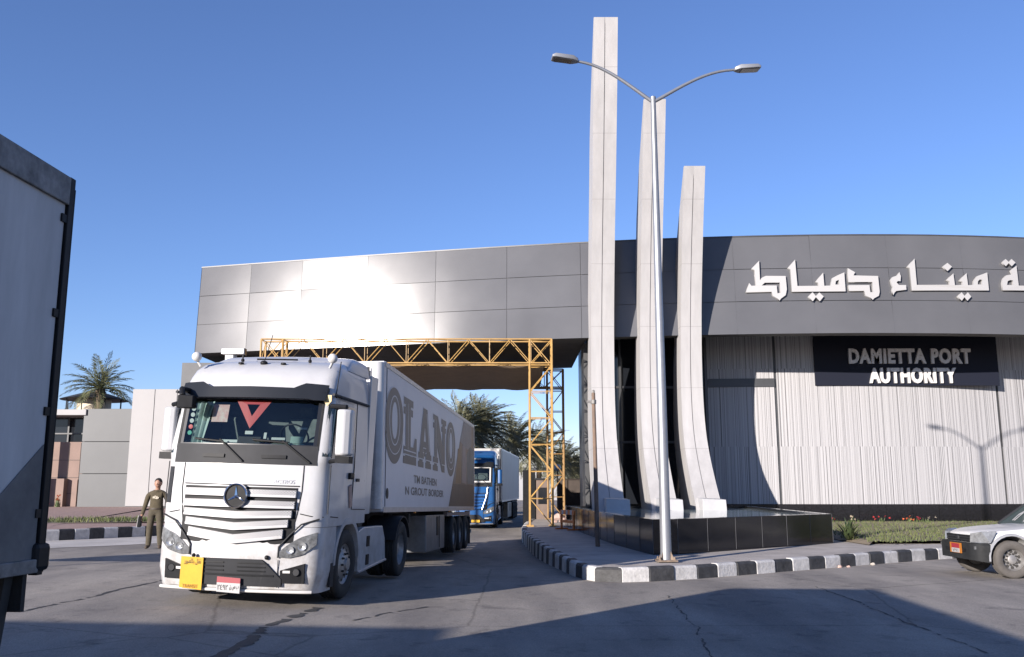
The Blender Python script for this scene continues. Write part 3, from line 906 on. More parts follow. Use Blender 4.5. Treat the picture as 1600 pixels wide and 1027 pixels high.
# white box light on a mast behind the cab
wb = at_y(365, 552, 34.0)
t = thing("mast_light", "white box floodlight on a mast behind the white truck cab", "floodlight", (wb.x, 34.0, 0))
b = MB(); b.tube([(0.05, .1, ground_z(wb.x, 34)), (0.05, .1, wb.z + .1)], .06, 8); b.build("mast", M_GALV, t, smooth=40)
b = MB(); b.box((0, 0, wb.z + .05), (.85, .3, .2)); h = b.build("housing", mat("white_housing", (.75, .75, .74), .45), t, bevel=.02)
b = MB(); b.box((.44, 0, wb.z + .05), (.03, .26, .24)); b.build("end_cap", M_LENS, h)
b = MB(); b.box((-.12, -.02, wb.z - .22), (.3, .24, .26)); b.build("control_box", MATS["white_housing"], t, bevel=.015)
# ------------------------------------------------------------------ trucks
M_TW = mat("truck_white_paint", (0.43, 0.43, 0.435), 0.32, var=0.05, vscale=1.5, coat=0.35, rvar=0.05)
def dust_lower(m, z0, z1, col):
    nt = m.node_tree; p = nt.nodes["Principled BSDF"]; L = nt.links.new
    src = p.inputs["Base Color"].links[0].from_socket
    tc = nt.nodes.new("ShaderNodeTexCoord"); sp = nt.nodes.new("ShaderNodeSeparateXYZ"); L(tc.outputs["Object"], sp.inputs[0])
    n = nt.nodes.new("ShaderNodeTexNoise"); n.inputs["Scale"].default_value = 4; n.inputs["Detail"].default_value = 7; n.inputs["Roughness"].default_value = .7; L(tc.outputs["Object"], n.inputs["Vector"])
    mr = nt.nodes.new("ShaderNodeMapRange"); mr.inputs[1].default_value = z0; mr.inputs[2].default_value = z1; mr.inputs[3].default_value = .9; mr.inputs[4].default_value = 0.12; L(sp.outputs[2], mr.inputs[0])
    mu = nt.nodes.new("ShaderNodeMath"); mu.operation = 'MULTIPLY'; L(mr.outputs[0], mu.inputs[0])
    rr = nt.nodes.new("ShaderNodeMapRange"); rr.inputs[1].default_value = .42; rr.inputs[2].default_value = .72; L(n.outputs["Fac"], rr.inputs[0]); L(rr.outputs[0], mu.inputs[1])
    mx = nt.nodes.new("ShaderNodeMix"); mx.data_type = 'RGBA'; mx.inputs[7].default_value = (*col, 1)
    L(mu.outputs[0], mx.inputs[0]); L(src, mx.inputs[6]); L(mx.outputs[2], p.inputs["Base Color"])
dust_lower(M_TW, .3, 1.5, (.20, .175, .15))
M_TB = mat("truck_blue_paint", (0.011, 0.072, 0.215), 0.3, var=0.12, vscale=2, coat=0.4)
M_BLK = mat("black_plastic", (0.012, 0.0125, 0.014), 0.5, var=0.3, vscale=6, spec=.15)
M_DGR = mat("dark_grey_plastic", (0.026, 0.027, 0.030), 0.55, var=0.15, vscale=4, spec=.15)
M_SEAM = mat("panel_seam", (0.03, 0.03, 0.032), 0.8)
M_RUB = mat("tyre_rubber", (0.022, 0.021, 0.020), 0.85, var=0.35, vscale=5, bump=0.2, bscale=40)
M_RIM = mat("steel_rim", (0.30, 0.29, 0.28), 0.5, metal=0.6, var=0.25, vscale=10)
M_CHAS = mat("dirty_chassis", (0.03, 0.028, 0.026), 0.8, var=0.4, vscale=4)
M_GLS = glass_mat("windshield_glass", (0.62, 0.69, 0.68), 0.16)
M_SGL = mat("side_glass", (0.02, 0.03, 0.032), 0.05, spec=0.7)
M_CAB = mat("cab_interior", (0.12, 0.135, 0.138), 0.8)
M_DASH = mat("dashboard", (0.12, 0.14, 0.14), 0.7, var=.3, vscale=8)
M_CHR = mat("chrome", (0.75, 0.75, 0.76), 0.12, metal=1.0)
M_HL = mat("headlight_lens", (0.15, 0.155, 0.16), 0.15, metal=0.3, var=.6, vscale=16, coat=.6)
M_RED = mat("red_plastic", (0.55, 0.03, 0.03), 0.45)
M_REDT = mat("red_triangle", (0.42, 0.012, 0.012), 0.5)
M_AMB = mat("amber_lens", (0.7, 0.25, 0.02), 0.3)
M_YSGN = mat("yellow_sign", (0.47, 0.265, 0.005), 0.5, var=.08, vscale=8)
M_PLW = mat("plate_white", (0.33, 0.325, 0.325), 0.5)
M_PLR = mat("plate_red", (0.24, 0.02, 0.03), 0.5)
M_INK = mat("black_ink", (0.02, 0.018, 0.016), 0.6)
M_BRINK = mat("brown_ink", (0.23, 0.10, 0.01), 0.6)
M_LAMPW = mat("white_lamp", (0.50, 0.49, 0.47), 0.35)
M_STK = mat("sticker_pale", (0.42, 0.45, 0.45), 0.6)
M_STG = mat("sticker_green", (0.05, 0.3, 0.22), 0.6)
M_ALU = mat("dull_aluminium", (0.42, 0.43, 0.45), 0.4, metal=.7, var=.15, vscale=6)
def perf_material(name, col, hole):
    m = bpy.data.materials.new(name); m.use_nodes = True
    nt = m.node_tree; p = nt.nodes["Principled BSDF"]; L = nt.links.new
    tc = nt.nodes.new("ShaderNodeTexCoord"); sp = nt.nodes.new("ShaderNodeSeparateXYZ"); L(tc.outputs["Object"], sp.inputs[0])
    def sn(o, k):
        a = nt.nodes.new("ShaderNodeMath"); a.operation = 'MULTIPLY'; a.inputs[1].default_value = k; L(o, a.inputs[0])
        s = nt.nodes.new("ShaderNodeMath"); s.operation = 'SINE'; L(a.outputs[0], s.inputs[0]); return s.outputs[0]
    mu = nt.nodes.new("ShaderNodeMath"); mu.operation = 'MULTIPLY'; L(sn(sp.outputs[0], 150), mu.inputs[0]); L(sn(sp.outputs[2], 190), mu.inputs[1])
    gt = nt.nodes.new("ShaderNodeMath"); gt.operation = 'GREATER_THAN'; gt.inputs[1].default_value = 0.35; L(mu.outputs[0], gt.inputs[0])
    mx = nt.nodes.new("ShaderNodeMix"); mx.data_type = 'RGBA'; mx.inputs[6].default_value = (*col, 1); mx.inputs[7].default_value = (*hole, 1)
    L(gt.outputs[0], mx.inputs[0]); L(mx.outputs[2], p.inputs["Base Color"]); p.inputs["Roughness"].default_value = .4
    return m
M_PERFW = perf_material("perforated_white", (0.31, 0.31, 0.315), (0.07, 0.07, 0.08))
M_PERFB = perf_material("perforated_blue", (0.014, 0.10, 0.33), (0.005, 0.03, 0.1))

def wheel(parent, x, y, z, r, w, out, name="wheel", dual=False, matrix=None, deep=False, steer=0.0):
    """wheel with tyre and rim; out = +1/-1 side the rim faces"""
    e = bpy.data.objects.new(name, None); COL.objects.link(e); e.parent = parent
    e.empty_display_size = .2
    m4 = Matrix.Translation((x, y, z)) @ Matrix.Rotation(steer, 4, 'Z')
    e.matrix_local = (matrix @ m4) if matrix is not None else m4
    b = MB()
    offs = (0, -out * (w + .04)) if dual else (0,)
    for o in offs:
        h = w / 2
        prof = [(r * .58, -h * .8), (r * .68, -h), (r * .86, -h * 1.04), (r * .95, -h * .92), (r * .99, -h * .78)]
        for q in (-.5, -.17, .17, .5):
            prof += [(r, h * (q - .1)), (r - .012, h * (q - .08)), (r - .012, h * (q + .08)), (r, h * (q + .1))]
        prof += [(r * .99, h * .78), (r * .95, h * .92), (r * .86, h * 1.04), (r * .68, h), (r * .58, h * .8)]
        prof = sorted(prof[5:-5], key=lambda t: t[1])
        prof = [(r * .58, -h * .8), (r * .68, -h), (r * .86, -h * 1.04), (r * .95, -h * .92), (r * .99, -h * .78)] + prof + [(r * .99, h * .78), (r * .95, h * .92), (r * .86, h * 1.04), (r * .68, h), (r * .58, h * .8)]
        b.lathe(prof, (o, 0, 0), 'x', 36, cap=False)
    b.build("tyre", M_RUB, e, smooth=40)
    b = MB(); h = w / 2
    s = out
    if deep:
        prof = [(r * .60, s * h * .82), (r * .57, s * h * .55), (r * .50, s * h * .10), (r * .26, s * h * .05), (r * .24, s * h * .4), (r * .16, s * h * .5), (.005, s * h * .5)]
    else:
        prof = [(r * .60, s * h * .82), (r * .57, s * h * .70), (r * .50, s * h * .55), (r * .36, s * h * .85), (r * .28, s * h * 1.0), (r * .19, s * h * 1.05), (r * .17, s * h * 1.25), (.005, s * h * 1.28)]
    b.lathe(prof, axis='x', n=32, cap=False)
    b.lathe([(r * .60, -s * h * .8), (r * .3, -s * h * .4), (.005, -s * h * .4)], axis='x', n=24, cap=False)
    b.build("rim", M_RIM, e, smooth=35)
    b = MB()
    for k in range(10):
        a = 2 * math.pi * k / 10
        b.lathe([(.017, s * h * (.05 if deep else .9)), (.017, s * h * (.3 if deep else 1.12)), (.008, s * h * (.33 if deep else 1.15))], (0, r * .31 * math.cos(a), r * .31 * math.sin(a)), 'x', 6)
        a += .3
        b.lathe([(.035, s * h * (.13 if deep else .70)), (.034, s * h * (.135 if deep else .705))], (0, r * .44 * math.cos(a), r * .44 * math.sin(a)), 'x', 8)
    b.build("wheel_nuts", M_CHAS, e)
    return e

# ---- cab outline: plan slices lofted over height
ZS = [1.12, 1.35, 1.62, 1.82, 2.0, 2.12, 2.24, 2.42, 2.6, 2.78, 2.94, 3.04, 3.15, 3.28, 3.40, 3.50, 3.575, 3.62, 3.65]
def cab_f(z):
    return interp(z, [(.2, .02), (.6, -.02), (1.12, 0.0), (1.6, 0.02), (2.0, .05), (2.24, .09), (2.94, .235), (3.15, .30), (3.28, .38), (3.40, .50), (3.5, .66), (3.575, .88), (3.62, 1.12), (3.65, 1.4)])
def cab_w(z):
    return interp(z, [(.2, 1.20), (.5, 1.235), (1.12, 1.235), (2.0, 1.23), (3.0, 1.20), (3.4, 1.16), (3.55, 1.10), (3.65, 1.0)])
BULGE = 0.11
def cab_rc(z): return interp(z, [(.2, .22), (1.1, .26), (1.95, .26), (2.15, .15), (3.0, .15), (3.2, .22), (3.65, .2)])
def cab_slice(z, f=None, w=None, back=2.25, rc=None, d=0.0, nf=12, nc=6):
    f = cab_f(z) if f is None else f
    w = (cab_w(z) if w is None else w) + d
    rc = cab_rc(z) if rc is None else rc
    f -= d
    fx = w - rc
    pts = [(w, back), (w, lerp(back, f + rc + BULGE, .5)), ]
    for i in range(nc):
        a = (math.pi / 2) * i / (nc - 1)
        pts.append((fx + rc * math.cos(a), f + BULGE + rc - rc * math.sin(a)))
    for i in range(1, nf):
        u = lerp(1, -1, i / nf)
        pts.append((fx * u, f + BULGE * abs(u) ** 2.0))
    for i in range(nc):
        a = (math.pi / 2) * (nc - 1 - i) / (nc - 1)
        pts.append((-fx - rc * math.cos(a), f + BULGE + rc - rc * math.sin(a)))
    pts += [(-w, lerp(back, f + rc + BULGE, .5)), (-w, back)]
    return [Vector((x, y, z)) for x, y in pts]
def front_pt(x, z, d=0.0):
    w = cab_w(z); rc = cab_rc(z); fx = w - rc
    u = x / fx
    y = cab_f(z) + BULGE * min(abs(u), 1.0) ** 2
    if abs(u) > 1:
        e = min(abs(x) - fx, rc * .98); y = cab_f(z) + BULGE + rc - math.sqrt(rc * rc - e * e)
    return Vector((x, y - d, z))
def strip(b, x0, x1, zlo, zhi, d, nu=14, nv=2, thick=0.0):
    """patch conforming to the cab front, d in front of it; zlo/zhi may be functions of x"""
    zl = zlo if callable(zlo) else (lambda x: zlo)
    zh = zhi if callable(zhi) else (lambda x: zhi)
    if thick:
        r = []
        for i in range(nu + 1):
            x = lerp(x0, x1, i / nu)
            r.append([front_pt(x, zl(x), d), front_pt(x, zh(x), d), front_pt(x, zh(x), d - thick), front_pt(x, zl(x), d - thick)])
        b.loft(r)
    else:
        b.grid(lambda u, v: front_pt(lerp(x0, x1, u), lerp(zl(lerp(x0, x1, u)), zh(lerp(x0, x1, u)), v), d), nu, nv)

def make_truck(name, label, T, TT, paint, perf, style, tl=13.6, group=None):
    root = thing(name, label, "truck", group=group)
    root.matrix_world = T
    REL = T.inverted() @ TT
    white = style == 'white'
    def P(b, nm, m, par=root, **k): return b.build(nm, m, par, **k)
    # cab shell
    b = MB()
    rings = [cab_slice(z) for z in ZS]
    n = len(rings[0]); f0, f1 = 2 + 5, 2 + 5 + 12
    iw0, iw1 = ZS.index(2.24), ZS.index(2.94)
    b.loft(rings, True, True, skip=lambda i, j: iw0 <= i < iw1 and f0 <= j < f1)
    cab = P(b, "cab", paint, smooth=35)
    b = MB(); b.bx(-1.1, 1.1, 1.15, 2.2, 1.3, 3.3); P(b, "sleeper_interior", M_CAB, cab)
    # roof fairing
    b = MB()
    rr = []
    for z, yf, w in ((3.50, 1.05, 1.13), (3.62, 1.25, 1.12), (3.72, 1.50, 1.08), (3.775, 1.80, 1.0), (3.79, 2.1, .92)):
        rr.append(cab_slice(z, f=yf - .1, w=w, back=2.42, rc=.2))
    b.loft(rr); P(b, "roof_fairing", paint, smooth=35)
    for s in (-1, 1):
        b = MB()
        b.loft([[(s * 1.225, 2.27, z), (s * 1.225, 2.27 + interp(z, [(1.2, .3), (3.5, .42)]), z), (s * 1.19, 2.27 + interp(z, [(1.2, .3), (3.5, .42)]), z), (s * 1.19, 2.27, z)] for z in (1.25, 2.0, 3.0, 3.55)])
        P(b, "side_fairing", paint, bevel=.01)
    # bumper
    b = MB()
    zz = [.20, .26, .5, .8, 1.0, 1.115]
    fr = [.06, .0, -.03, -.03, -.012, .0]
    b.loft([cab_slice(z, f=f_, w=1.225 if z > .3 else 1.18, back=.80, rc=.26) for z, f_ in zip(zz, fr)])
    bump = P(b, "bumper", paint, smooth=35)
    b = MB()
    bl = lambda x: front_pt(x, .22, 0)
    pth = [front_pt(lerp(-1.12, 1.12, i / 24), .225, .02) for i in range(25)]
    b.tube(pth, .022, 8); P(b, "lip_tube", M_LAMPW if white else M_ALU, bump, smooth=40)
    # lower intake (dark trapezoid) and fog slots
    b = MB()
    strip(b, -.72, .72, lambda x: .30, lambda x: interp(abs(x), [(0, .66), (.45, .66), (.72, .40)]), .055, 20, 2, .05)
    ink = P(b, "lower_intake", M_DGR, bump)
    b = MB()
    for z in (.50, .555, .61): strip(b, -.5, -.1, z - .008, z + .008, .062, 6, 1, .02); strip(b, .1, .5, z - .008, z + .008, .062, 6, 1, .02)
    strip(b, -.62, .62, .43, .455, .064, 12, 1, .02); P(b, "intake_bars", M_BLK, ink)
    for s in (-1, 1):
        b = MB(); strip(b, s * .70, s * 1.03, lambda x: .35, lambda x: interp(abs(x), [(.70, .52), (1.03, .62)]), .045, 8, 2, .04)
        fg = P(b, "fog_light_slot", M_BLK, bump)
        b = MB(); q = front_pt(s * .92, .50, .05); b.lathe([(.055, -.008), (.05, -.016), (.04, 0.0), (.005, .002)], q, 'y', 16); P(b, "fog_light", M_DGR, fg, smooth=40)
        b = MB(); strip(b, s * .74, s * .84, .485, .52, .054, 4, 1, .015); P(b, "day_light", M_LAMPW, fg)
    # headlights
    for s in (-1, 1):
        b = MB()
        strip(b, s * .66, s * 1.16, lambda x: interp(abs(x), [(.66, .70), (.8, .69), (1.0, .74), (1.16, .88)]),
              lambda x: interp(abs(x), [(.66, .77), (.8, .89), (.95, .98), (1.16, 1.05)]), .035, 10, 4, .03)
        hl = P(b, "headlight", M_HL, smooth=30)
        b = MB()
        for q, r_ in ((.82, .055), (.98, .062)):
            c_ = front_pt(s * q, .80 + (.055 if q > .9 else 0), .042); b.lathe([(r_, .01), (r_, -.012), (r_ * .8, .0), (.005, .006)], c_, 'y', 18)
        P(b, "reflectors", mat("lamp_reflector", (.42, .43, .44), .25, metal=.6), hl, smooth=40)
        b = MB()
        edge = [(.655, .69), (.655, .84), (.79, 1.0), (.94, 1.155), (1.17, 1.235)]
        b.tube([front_pt(s * x, z, .036) for x, z in edge], .012, 6); P(b, "headlight_trim", M_DGR, hl)
    # grille
    b = MB(); strip(b, -.84, .84, lambda x: .80 + .10 * (abs(x) / .84), 1.66, .012, 16, 4, .02); P(b, "grille_backing", M_BLK)
    slats = [(1.655, .050, .0, .84), (1.50, .050, .0, .83), (1.345, .050, .03, .80), (1.185, .052, .06, .76), (1.01, .062, .09, .70)]
    for zc, hh, dv, hw in slats:
        b = MB(); b.mi = 0
        fz = lambda x, zc=zc, dv=dv, hw=hw: zc - .08 + dv * (abs(x) / hw) + .05 * (1 - abs(x) / hw) * 0
        strip(b, -hw, hw, lambda x: fz(x) - hh * .35, lambda x: fz(x) + hh, .062, 22, 1, .05)
        b.mi = 1
        strip(b, -hw, hw, lambda x: fz(x) - hh, lambda x: fz(x) - hh * .35, .072, 22, 1, .05)
        P(b, "grille_slat", [perf, paint])
    # bonnet frame seams
    b = MB()
    for s in (-1, 1):
        b.tube([front_pt(s * x, z, .002) for x, z in ((.90, 1.98), (.90, 1.62), (.86, 1.3), (.80, 1.0), (.68, .74))], .009, 5)
        b.tube([front_pt(s * x, z, .002) for x, z in ((.9, 1.30), (1.05, 1.27), (1.2, 1.26))], .008, 5)
        b.tube([(s * 1.237, .45, 1.26), (s * 1.237, .80, 1.24)], .008, 5)
        b.tube([front_pt(s * .66, z, .028) for z in (.28, .45, .66)], .006, 5)
    b.tube([front_pt(lerp(-.86, .86, i / 12), 1.685, .004) for i in range(13)], .009, 5)
    P(b, "seam", M_SEAM, cab)
    b = MB()
    strip(b, -1.17, -1.08, lambda x: 1.40, lambda x: 1.92, .012, 3, 6, .02); P(b, "corner_vent", M_DGR, cab)
    if white:
        # three pointed star in a ring
        sc_ = front_pt(0.0, 1.53, .085)
        b = MB(); b.lathe([(.150, .0), (.152, -.03), (.162, -.042), (.175, -.03), (.178, .01)], sc_, 'y', 40); ring_ = None
        b2 = MB(); b2.lathe([(.17, .02), (.165, -.008), (.005, -.012)], sc_, 'y', 36); dsc = P(b2, "emblem_disc", M_BLK)
        P(b, "emblem_ring", M_CHR, dsc, smooth=40)
        b = MB()
        for k in range(3):
            a = math.pi / 2 + k * 2 * math.pi / 3
            tip = sc_ + Vector((math.cos(a) * .153, -.022, math.sin(a) * .153))
            l_ = sc_ + Vector((math.cos(a + math.pi / 3) * .030, -.016, math.sin(a + math.pi / 3) * .030))
            r_ = sc_ + Vector((math.cos(a - math.pi / 3) * .030, -.016, math.sin(a - math.pi / 3) * .030))
            cc = sc_ + Vector((0, -.050, 0))
            b.poly([tip, l_, cc]); b.poly([tip, cc, r_])
        P(b, "emblem_star", M_CHR, dsc)
        text_mesh("lettering", "ACTROS", .1, M_ALU, cab, width=.30, height=.055, extrude=.003, fn=lambda x, z, d: front_pt(.64 + x, 1.745 + z, .006 + d))
    # cowl, windshield, visor
    b = MB(); strip(b, -1.08, 1.08, 1.985, 2.26, .010, 20, 2, .02); P(b, "cowl", M_DGR, smooth=30)
    b = MB()
    def wsf(u, v):
        x = lerp(-1.07, 1.07, u); z = lerp(2.22, 2.97, v); return front_pt(x, z, -.004)
    b.grid(wsf, 28, 14, lambda u, v: 1 if (u < .04 or u > .96 or v < .04 or v > .92) else 0)
    ws = P(b, "windshield", [M_GLS, mat("windshield_frit", (.008, .008, .009), .3)], smooth=60)
    for s in (-1, 1):
        b = MB(); strip(b, s * 1.045, s * 1.085, 2.20, 2.98, .004, 2, 6, .012); P(b, "pillar_trim", M_BLK, cab)
        b = MB(); strip(b, s * 1.135, s * (1.225 if s > 0 else 1.2), 2.12, lambda x: 2.88 - (abs(x) - 1.13) * .2, .003, 6, 6, .01); P(b, "quarter_window", M_SGL, cab)
    # dashboard and things behind the glass
    b = MB(); b.loft([[(x, .22, 2.0), (x, .22, 2.24), (x, .45, 2.33), (x, .75, 2.33), (x, .8, 2.0)] for x in (-1.08, -.3, .3, 1.08)])
    P(b, "dashboard", M_DASH, cab)
    for sx in (-.55, .55):
        b = MB(); b.box((sx, 1.05, 2.35), (.5, .12, .75), (.12, 0, 0)); b.box((sx, 1.1, 2.82), (.26, .1, .2)); b.box((sx, .8, 1.98), (.5, .5, .14)); P(b, "seat", M_DASH, cab, bevel=.04)
    b = MB(); b.lathe([(.21, -.015), (.225, 0), (.21, .015), (.195, 0), (.21, -.015)], axis='z', n=24, cap=False)
    for v in b.bm.verts: v.co = Matrix.Translation((.52 if not white else .55, .62, 2.42)) @ Matrix.Rotation(R(-55), 4, 'X') @ v.co
    P(b, "steering_wheel", M_BLK, cab, smooth=60)
    if white:
        def wp(x, z, d=.03): return front_pt(x, z, -.02 - d)
        tri = [(-.27, 2.935), (.29, 2.93), (.005, 2.50)]
        tin = [(-.09, 2.86), (.11, 2.86), (.008, 2.68)]
        shape_mesh("red_pennant", [tri, tin], M_REDT, cab, .004, fn=lambda x, y, d: wp(x, y, .05 + d))
        b = MB()
        for z, k in ((2.78, 0), (2.69, 0), (2.60, 0), (2.51, 1), (2.42, 2)):
            b.mi = k; c_ = wp(-.93, z, 0.0); b.lathe([(.035, 0), (.033, -.004), (.002, -.005)], c_ + Vector((0, .012, 0)), 'y', 10)
        P(b, "stickers", [M_STK, M_RED, M_STG], ws)
        b = MB(); b.mi = 0
        for x, z, w, h, k in ((-.50, 2.72, .26, .26, 1), (-.60, 2.30, .22, .05, 0), (-.3, 2.31, .28, .04, 0), (.02, 2.30, .34, .16, 2), (.0, 2.44, .12, .05, 0), (.78, 2.52, .14, .03, 0), (.72, 2.35, .18, .10, 3), (.72, 2.27, .24, .05, 3), (.45, 2.36, .2, .035, 0), (.25, 2.40, .04, .09, 0)):
            b.mi = k
            b.loft([[wp(x - w / 2, z - h / 2, .06), wp(x + w / 2, z - h / 2, .06), wp(x + w / 2, z + h / 2, .06), wp(x - w / 2, z + h / 2, .06)],
                    [wp(x - w / 2, z - h / 2, .07), wp(x + w / 2, z - h / 2, .07), wp(x + w / 2, z + h / 2, .07), wp(x - w / 2, z + h / 2, .07)]])
        P(b, "window_clutter", [M_STK, mat("pink_cloth", (.45, .22, .22), .8, color2=(.5, .45, .42), vscale=14), M_BLK, mat("pale_green_paper", (.30, .42, .38), .7)], cab)
        b = MB(); b.grid(lambda u, v: front_pt(lerp(-.92, -.72 + .1 * v, u), lerp(2.25, 2.9, v), -.10 - .03 * math.sin(u * 18)), 12, 6)  # pale sheet stands in for a bright reflection on the windscreen
        P(b, "reflection_sheet", mat("pale_reflection", (.34, .42, .40), .8), cab, smooth=60)
    b = MB()
    strip(b, -1.12, 1.12, lambda x: 2.95 - .02 * (abs(x) > .9), lambda x: interp(abs(x), [(0, 3.12), (.68, 3.11), (.76, 3.19), (1.12, 3.17)]), .13, 28, 1, .03)
    strip(b, -1.12, 1.12, 3.05, lambda x: interp(abs(x), [(0, 3.09), (1.12, 3.12)]), .12, 28, 1, .10)
    P(b, "sun_visor", mat("smoked_visor", (.016, .018, .022), .3, spec=.25) , smooth=25)
    # wipers
    for x0, x1 in ((-.05, -.78), (.92, .12)):
        b = MB()
        piv = front_pt(x0 + .06, 2.02, .03); tip = front_pt(lerp(x0, x1, .45), 2.33, .04)
        b.tube([piv, tip], .014, 6)
        b.tube([front_pt(lerp(x0 - .28, x1, t), 2.30 + .035 * t, .03) for t in (0, .25, .5, .75, 1)], .016, 6)
        P(b, "wiper", M_BLK)
    for x0, x1 in ((-.62, -.28), (.28, .64)):
        b = MB(); strip(b, x0, x1, 2.07, 2.12, .03, 4, 1, .03); P(b, "cowl_grip", M_BLK)
    # mirrors
    for s in (-1, 1):
        b = MB()
        cx, cy = (1.46, .20) if s > 0 else (-1.29, .36)
        b.loft([[(cx + s * u, cy + v, z) for u, v in ((-.115, -.10), (0, -.13), (.10, -.06), (.11, .10), (-.115, .10))] for z in (2.14, 2.18, 2.74, 2.80)])
        mr = P(b, "mirror", M_TW if white else paint, bevel=.03, smooth=30)
        b = MB(); b.tube([(s * 1.19, .32, 2.86), (cx, cy, 2.84)], .035, 8); P(b, "mirror_arm", M_BLK, mr, smooth=40); b = MB(); b.tube([(s * 1.2, .32, 2.05), (cx, cy, 2.08)], .03, 8)
        b.loft([[(cx + s * u, cy + v, z) for u, v in ((-.10, -.11), (.10, -.09), (.11, .08), (-.10, .08))] for z in (2.03, 2.13)])
        P(b, "mirror_arm", M_BLK, mr, smooth=40)
    b = MB(); q = front_pt(-1.0, 3.02, .0)
    b.tube([q + Vector((0, -.02, .02)), q + Vector((-.02, -.30, .03)), q + Vector((.06, -.42, -.08))], .045, 8)
    b.loft([[q + Vector((.0 + u, -.36 + v, -.04 + z)) for u, v in ((0, -.1), (.22, -.05), (.22, .08), (0, .08))] for z in (-.22, -.03)])
    P(b, "front_mirror", M_BLK, bevel=.02, smooth=40)
    # doors: window, outline, handle
    for s in (-1, 1):
        X = s * 1.238
        b = MB()
        b.loft([[(X, .34, 2.10), (X, .50, 2.90), (X, 1.42, 2.92), (X, 1.42, 2.28), (X, 1.0, 2.14)], [(X - s * .04, .34, 2.10), (X - s * .04, .50, 2.90), (X - s * .04, 1.42, 2.92), (X - s * .04, 1.42, 2.28), (X - s * .04, 1.0, 2.14)]])
        P(b, "side_window", M_SGL, cab)
        b = MB(); b.tube([(X, 1.46, 1.35), (X, 1.50, 2.0), (X, 1.47, 3.0), (X, .60, 3.0)], .008, 5)
        b.tube([(X, .32, 2.0), (X, .30, 1.3)], .008, 5); b.tube([(X, 1.46, 1.35), (X, 2.22, 1.33)], .007, 5)
        b.tube([(X - s * .02, .30, 3.03), (X - s * .02, 2.2, 3.03)], .022, 6)
        P(b, "seam", M_SEAM, cab)
        b = MB(); b.box((X + s * .012, 1.32, 1.86), (.05, .22, .10)); P(b, "door_handle", M_BLK, cab, bevel=.02)
        b = MB(); b.box((X + s * .006, 1.72, 1.80), (.012, .16, .05)); P(b, "side_badge", M_DGR, cab)
        if s > 0 and white:
            b = MB(); b.box((X + .006, 1.36, 1.55), (.012, .14, .34), (.25, 0, 0)); P(b, "repair_patch", mat("rusty_patch", (.38, .26, .21), .8, var=.3, vscale=12), cab)
        # mudguard
        b = MB()
        rng = []
        for i in range(15):
            a = math.pi * (0.98 * i / 14 + .0)
            rng.append([(s * q, 1.4 - rr_ * math.cos(a), .55 + rr_ * math.sin(a)) for q, rr_ in ((1.24, .60), (1.24, .68), (.8, .68), (.8, .60))])
        b.loft(rng); P(b, "mudguard", paint if white else M_DGR, smooth=40)
        # side skirt between axles
        b = MB()
        prof = [(2.12, .34), (2.05, .98), (2.35, 1.04), (3.55, 1.02), (3.75, .80), (3.85, .42)]
        b.loft([[(s * 1.21, y, z) for y, z in prof], [(s * 1.10, y, z) for y, z in prof]])
        sk = P(b, "side_skirt", paint, bevel=.015)
        b = MB(); b.box((s * 1.215, 2.62, .80), (.02, .16, .17)); b.box((s * 1.215, 2.62, .50), (.02, .16, .17)); P(b, "step_notch", M_BLK, sk)
        b = MB(); b.tube([(s * 1.21, 2.12, .33), (s * 1.21, 3.86, .41)], .022, 6); P(b, "skirt_trim", M_ALU, sk)
        # side lower step panel in front of the wheel
        b = MB(); b.box((s * 1.215, .70, .42), (.03, .16, .34)); P(b, "step_panel", M_DGR, bump)
    # chassis
    b = MB()
    for s in (-1, 1): b.bx(s * .36, s * .48, .3, 6.0, .75, 1.02)
    b.bx(-.5, .5, .5, 1.9, .35, 1.15); b.bx(-.45, .45, 4.6, 5.5, 1.02, 1.16); b.bx(-1.0, 1.0, 2.4, 3.6, .45, .95)
    for y in (1.4, 5.1): b.tube([(-.9, y, .52), (.9, y, .52)], .09, 8)
    b.bx(-1.1, 1.1, 2.35, 2.6, 1.0, 2.6)
    P(b, "chassis", M_CHAS)
    for s in (-1, 1):
        wheel(root, s * 1.06, 1.4, .52, .52, .32, s, steer=R(-1.5))
        wheel(root, s * 1.06, 5.1, .52, .52, .29, s, dual=True, deep=True)
        b = MB()
        rng = []
        for i in range(11):
            a = math.pi * (.1 + .8 * i / 10)
            rng.append([(s * q, 5.1 - rr_ * math.cos(a), .52 + rr_ * math.sin(a)) for q, rr_ in ((1.22, .60), (1.22, .625), (.6, .625), (.6, .60))])
        b.loft(rng); P(b, "rear_mudguard", M_DGR, smooth=40)
    # lamps and aerials on the roof
    if white:
        for s in (-1, 1):
            b = MB(); q = Vector((s * 1.08, .56, 3.60)); b.sphere(q, .075, 14, 10); b.tube([q + Vector((-s * .05, .05, -.14)), q + Vector((0, .02, -.05))], .02, 6); P(b, "roof_lamp", M_LAMPW, cab, smooth=60)
        b = MB()
        c_ = Vector((-.06, .72, 3.535)); b.sphere(c_, .06, 10, 6, (1, 1, .7)); b.tube([c_, c_ + Vector((.06, .12, .46))], .006, 5); P(b, "aerial", M_BLK, cab, smooth=60)
        for x in (-.52, .58):
            b = MB(); b.sphere((x, .98, 3.61), .03, 8, 6); b.tube([(x, .98, 3.60), (x, .98, 3.70)], .014, 6); P(b, "aerial", M_BLK, cab, smooth=60)
        b = MB()
        for x in (-.42, .26): b.lathe([(.045, -.01), (.04, .015), (.005, .02)], (x, .70, 3.525), 'z', 10)
        P(b, "marker_light", M_BLK, cab)
        b = MB(); b.tube([(1.19, .50, 3.02), (1.22, .55, 3.55)], .008, 5); b.sphere((1.19, .5, 3.02), .03, 8, 6); b.tube([(-.3, 1.02, 3.635), (.35, 1.06, 3.64)], .014, 5); P(b, "whip_aerial", M_BLK, cab)
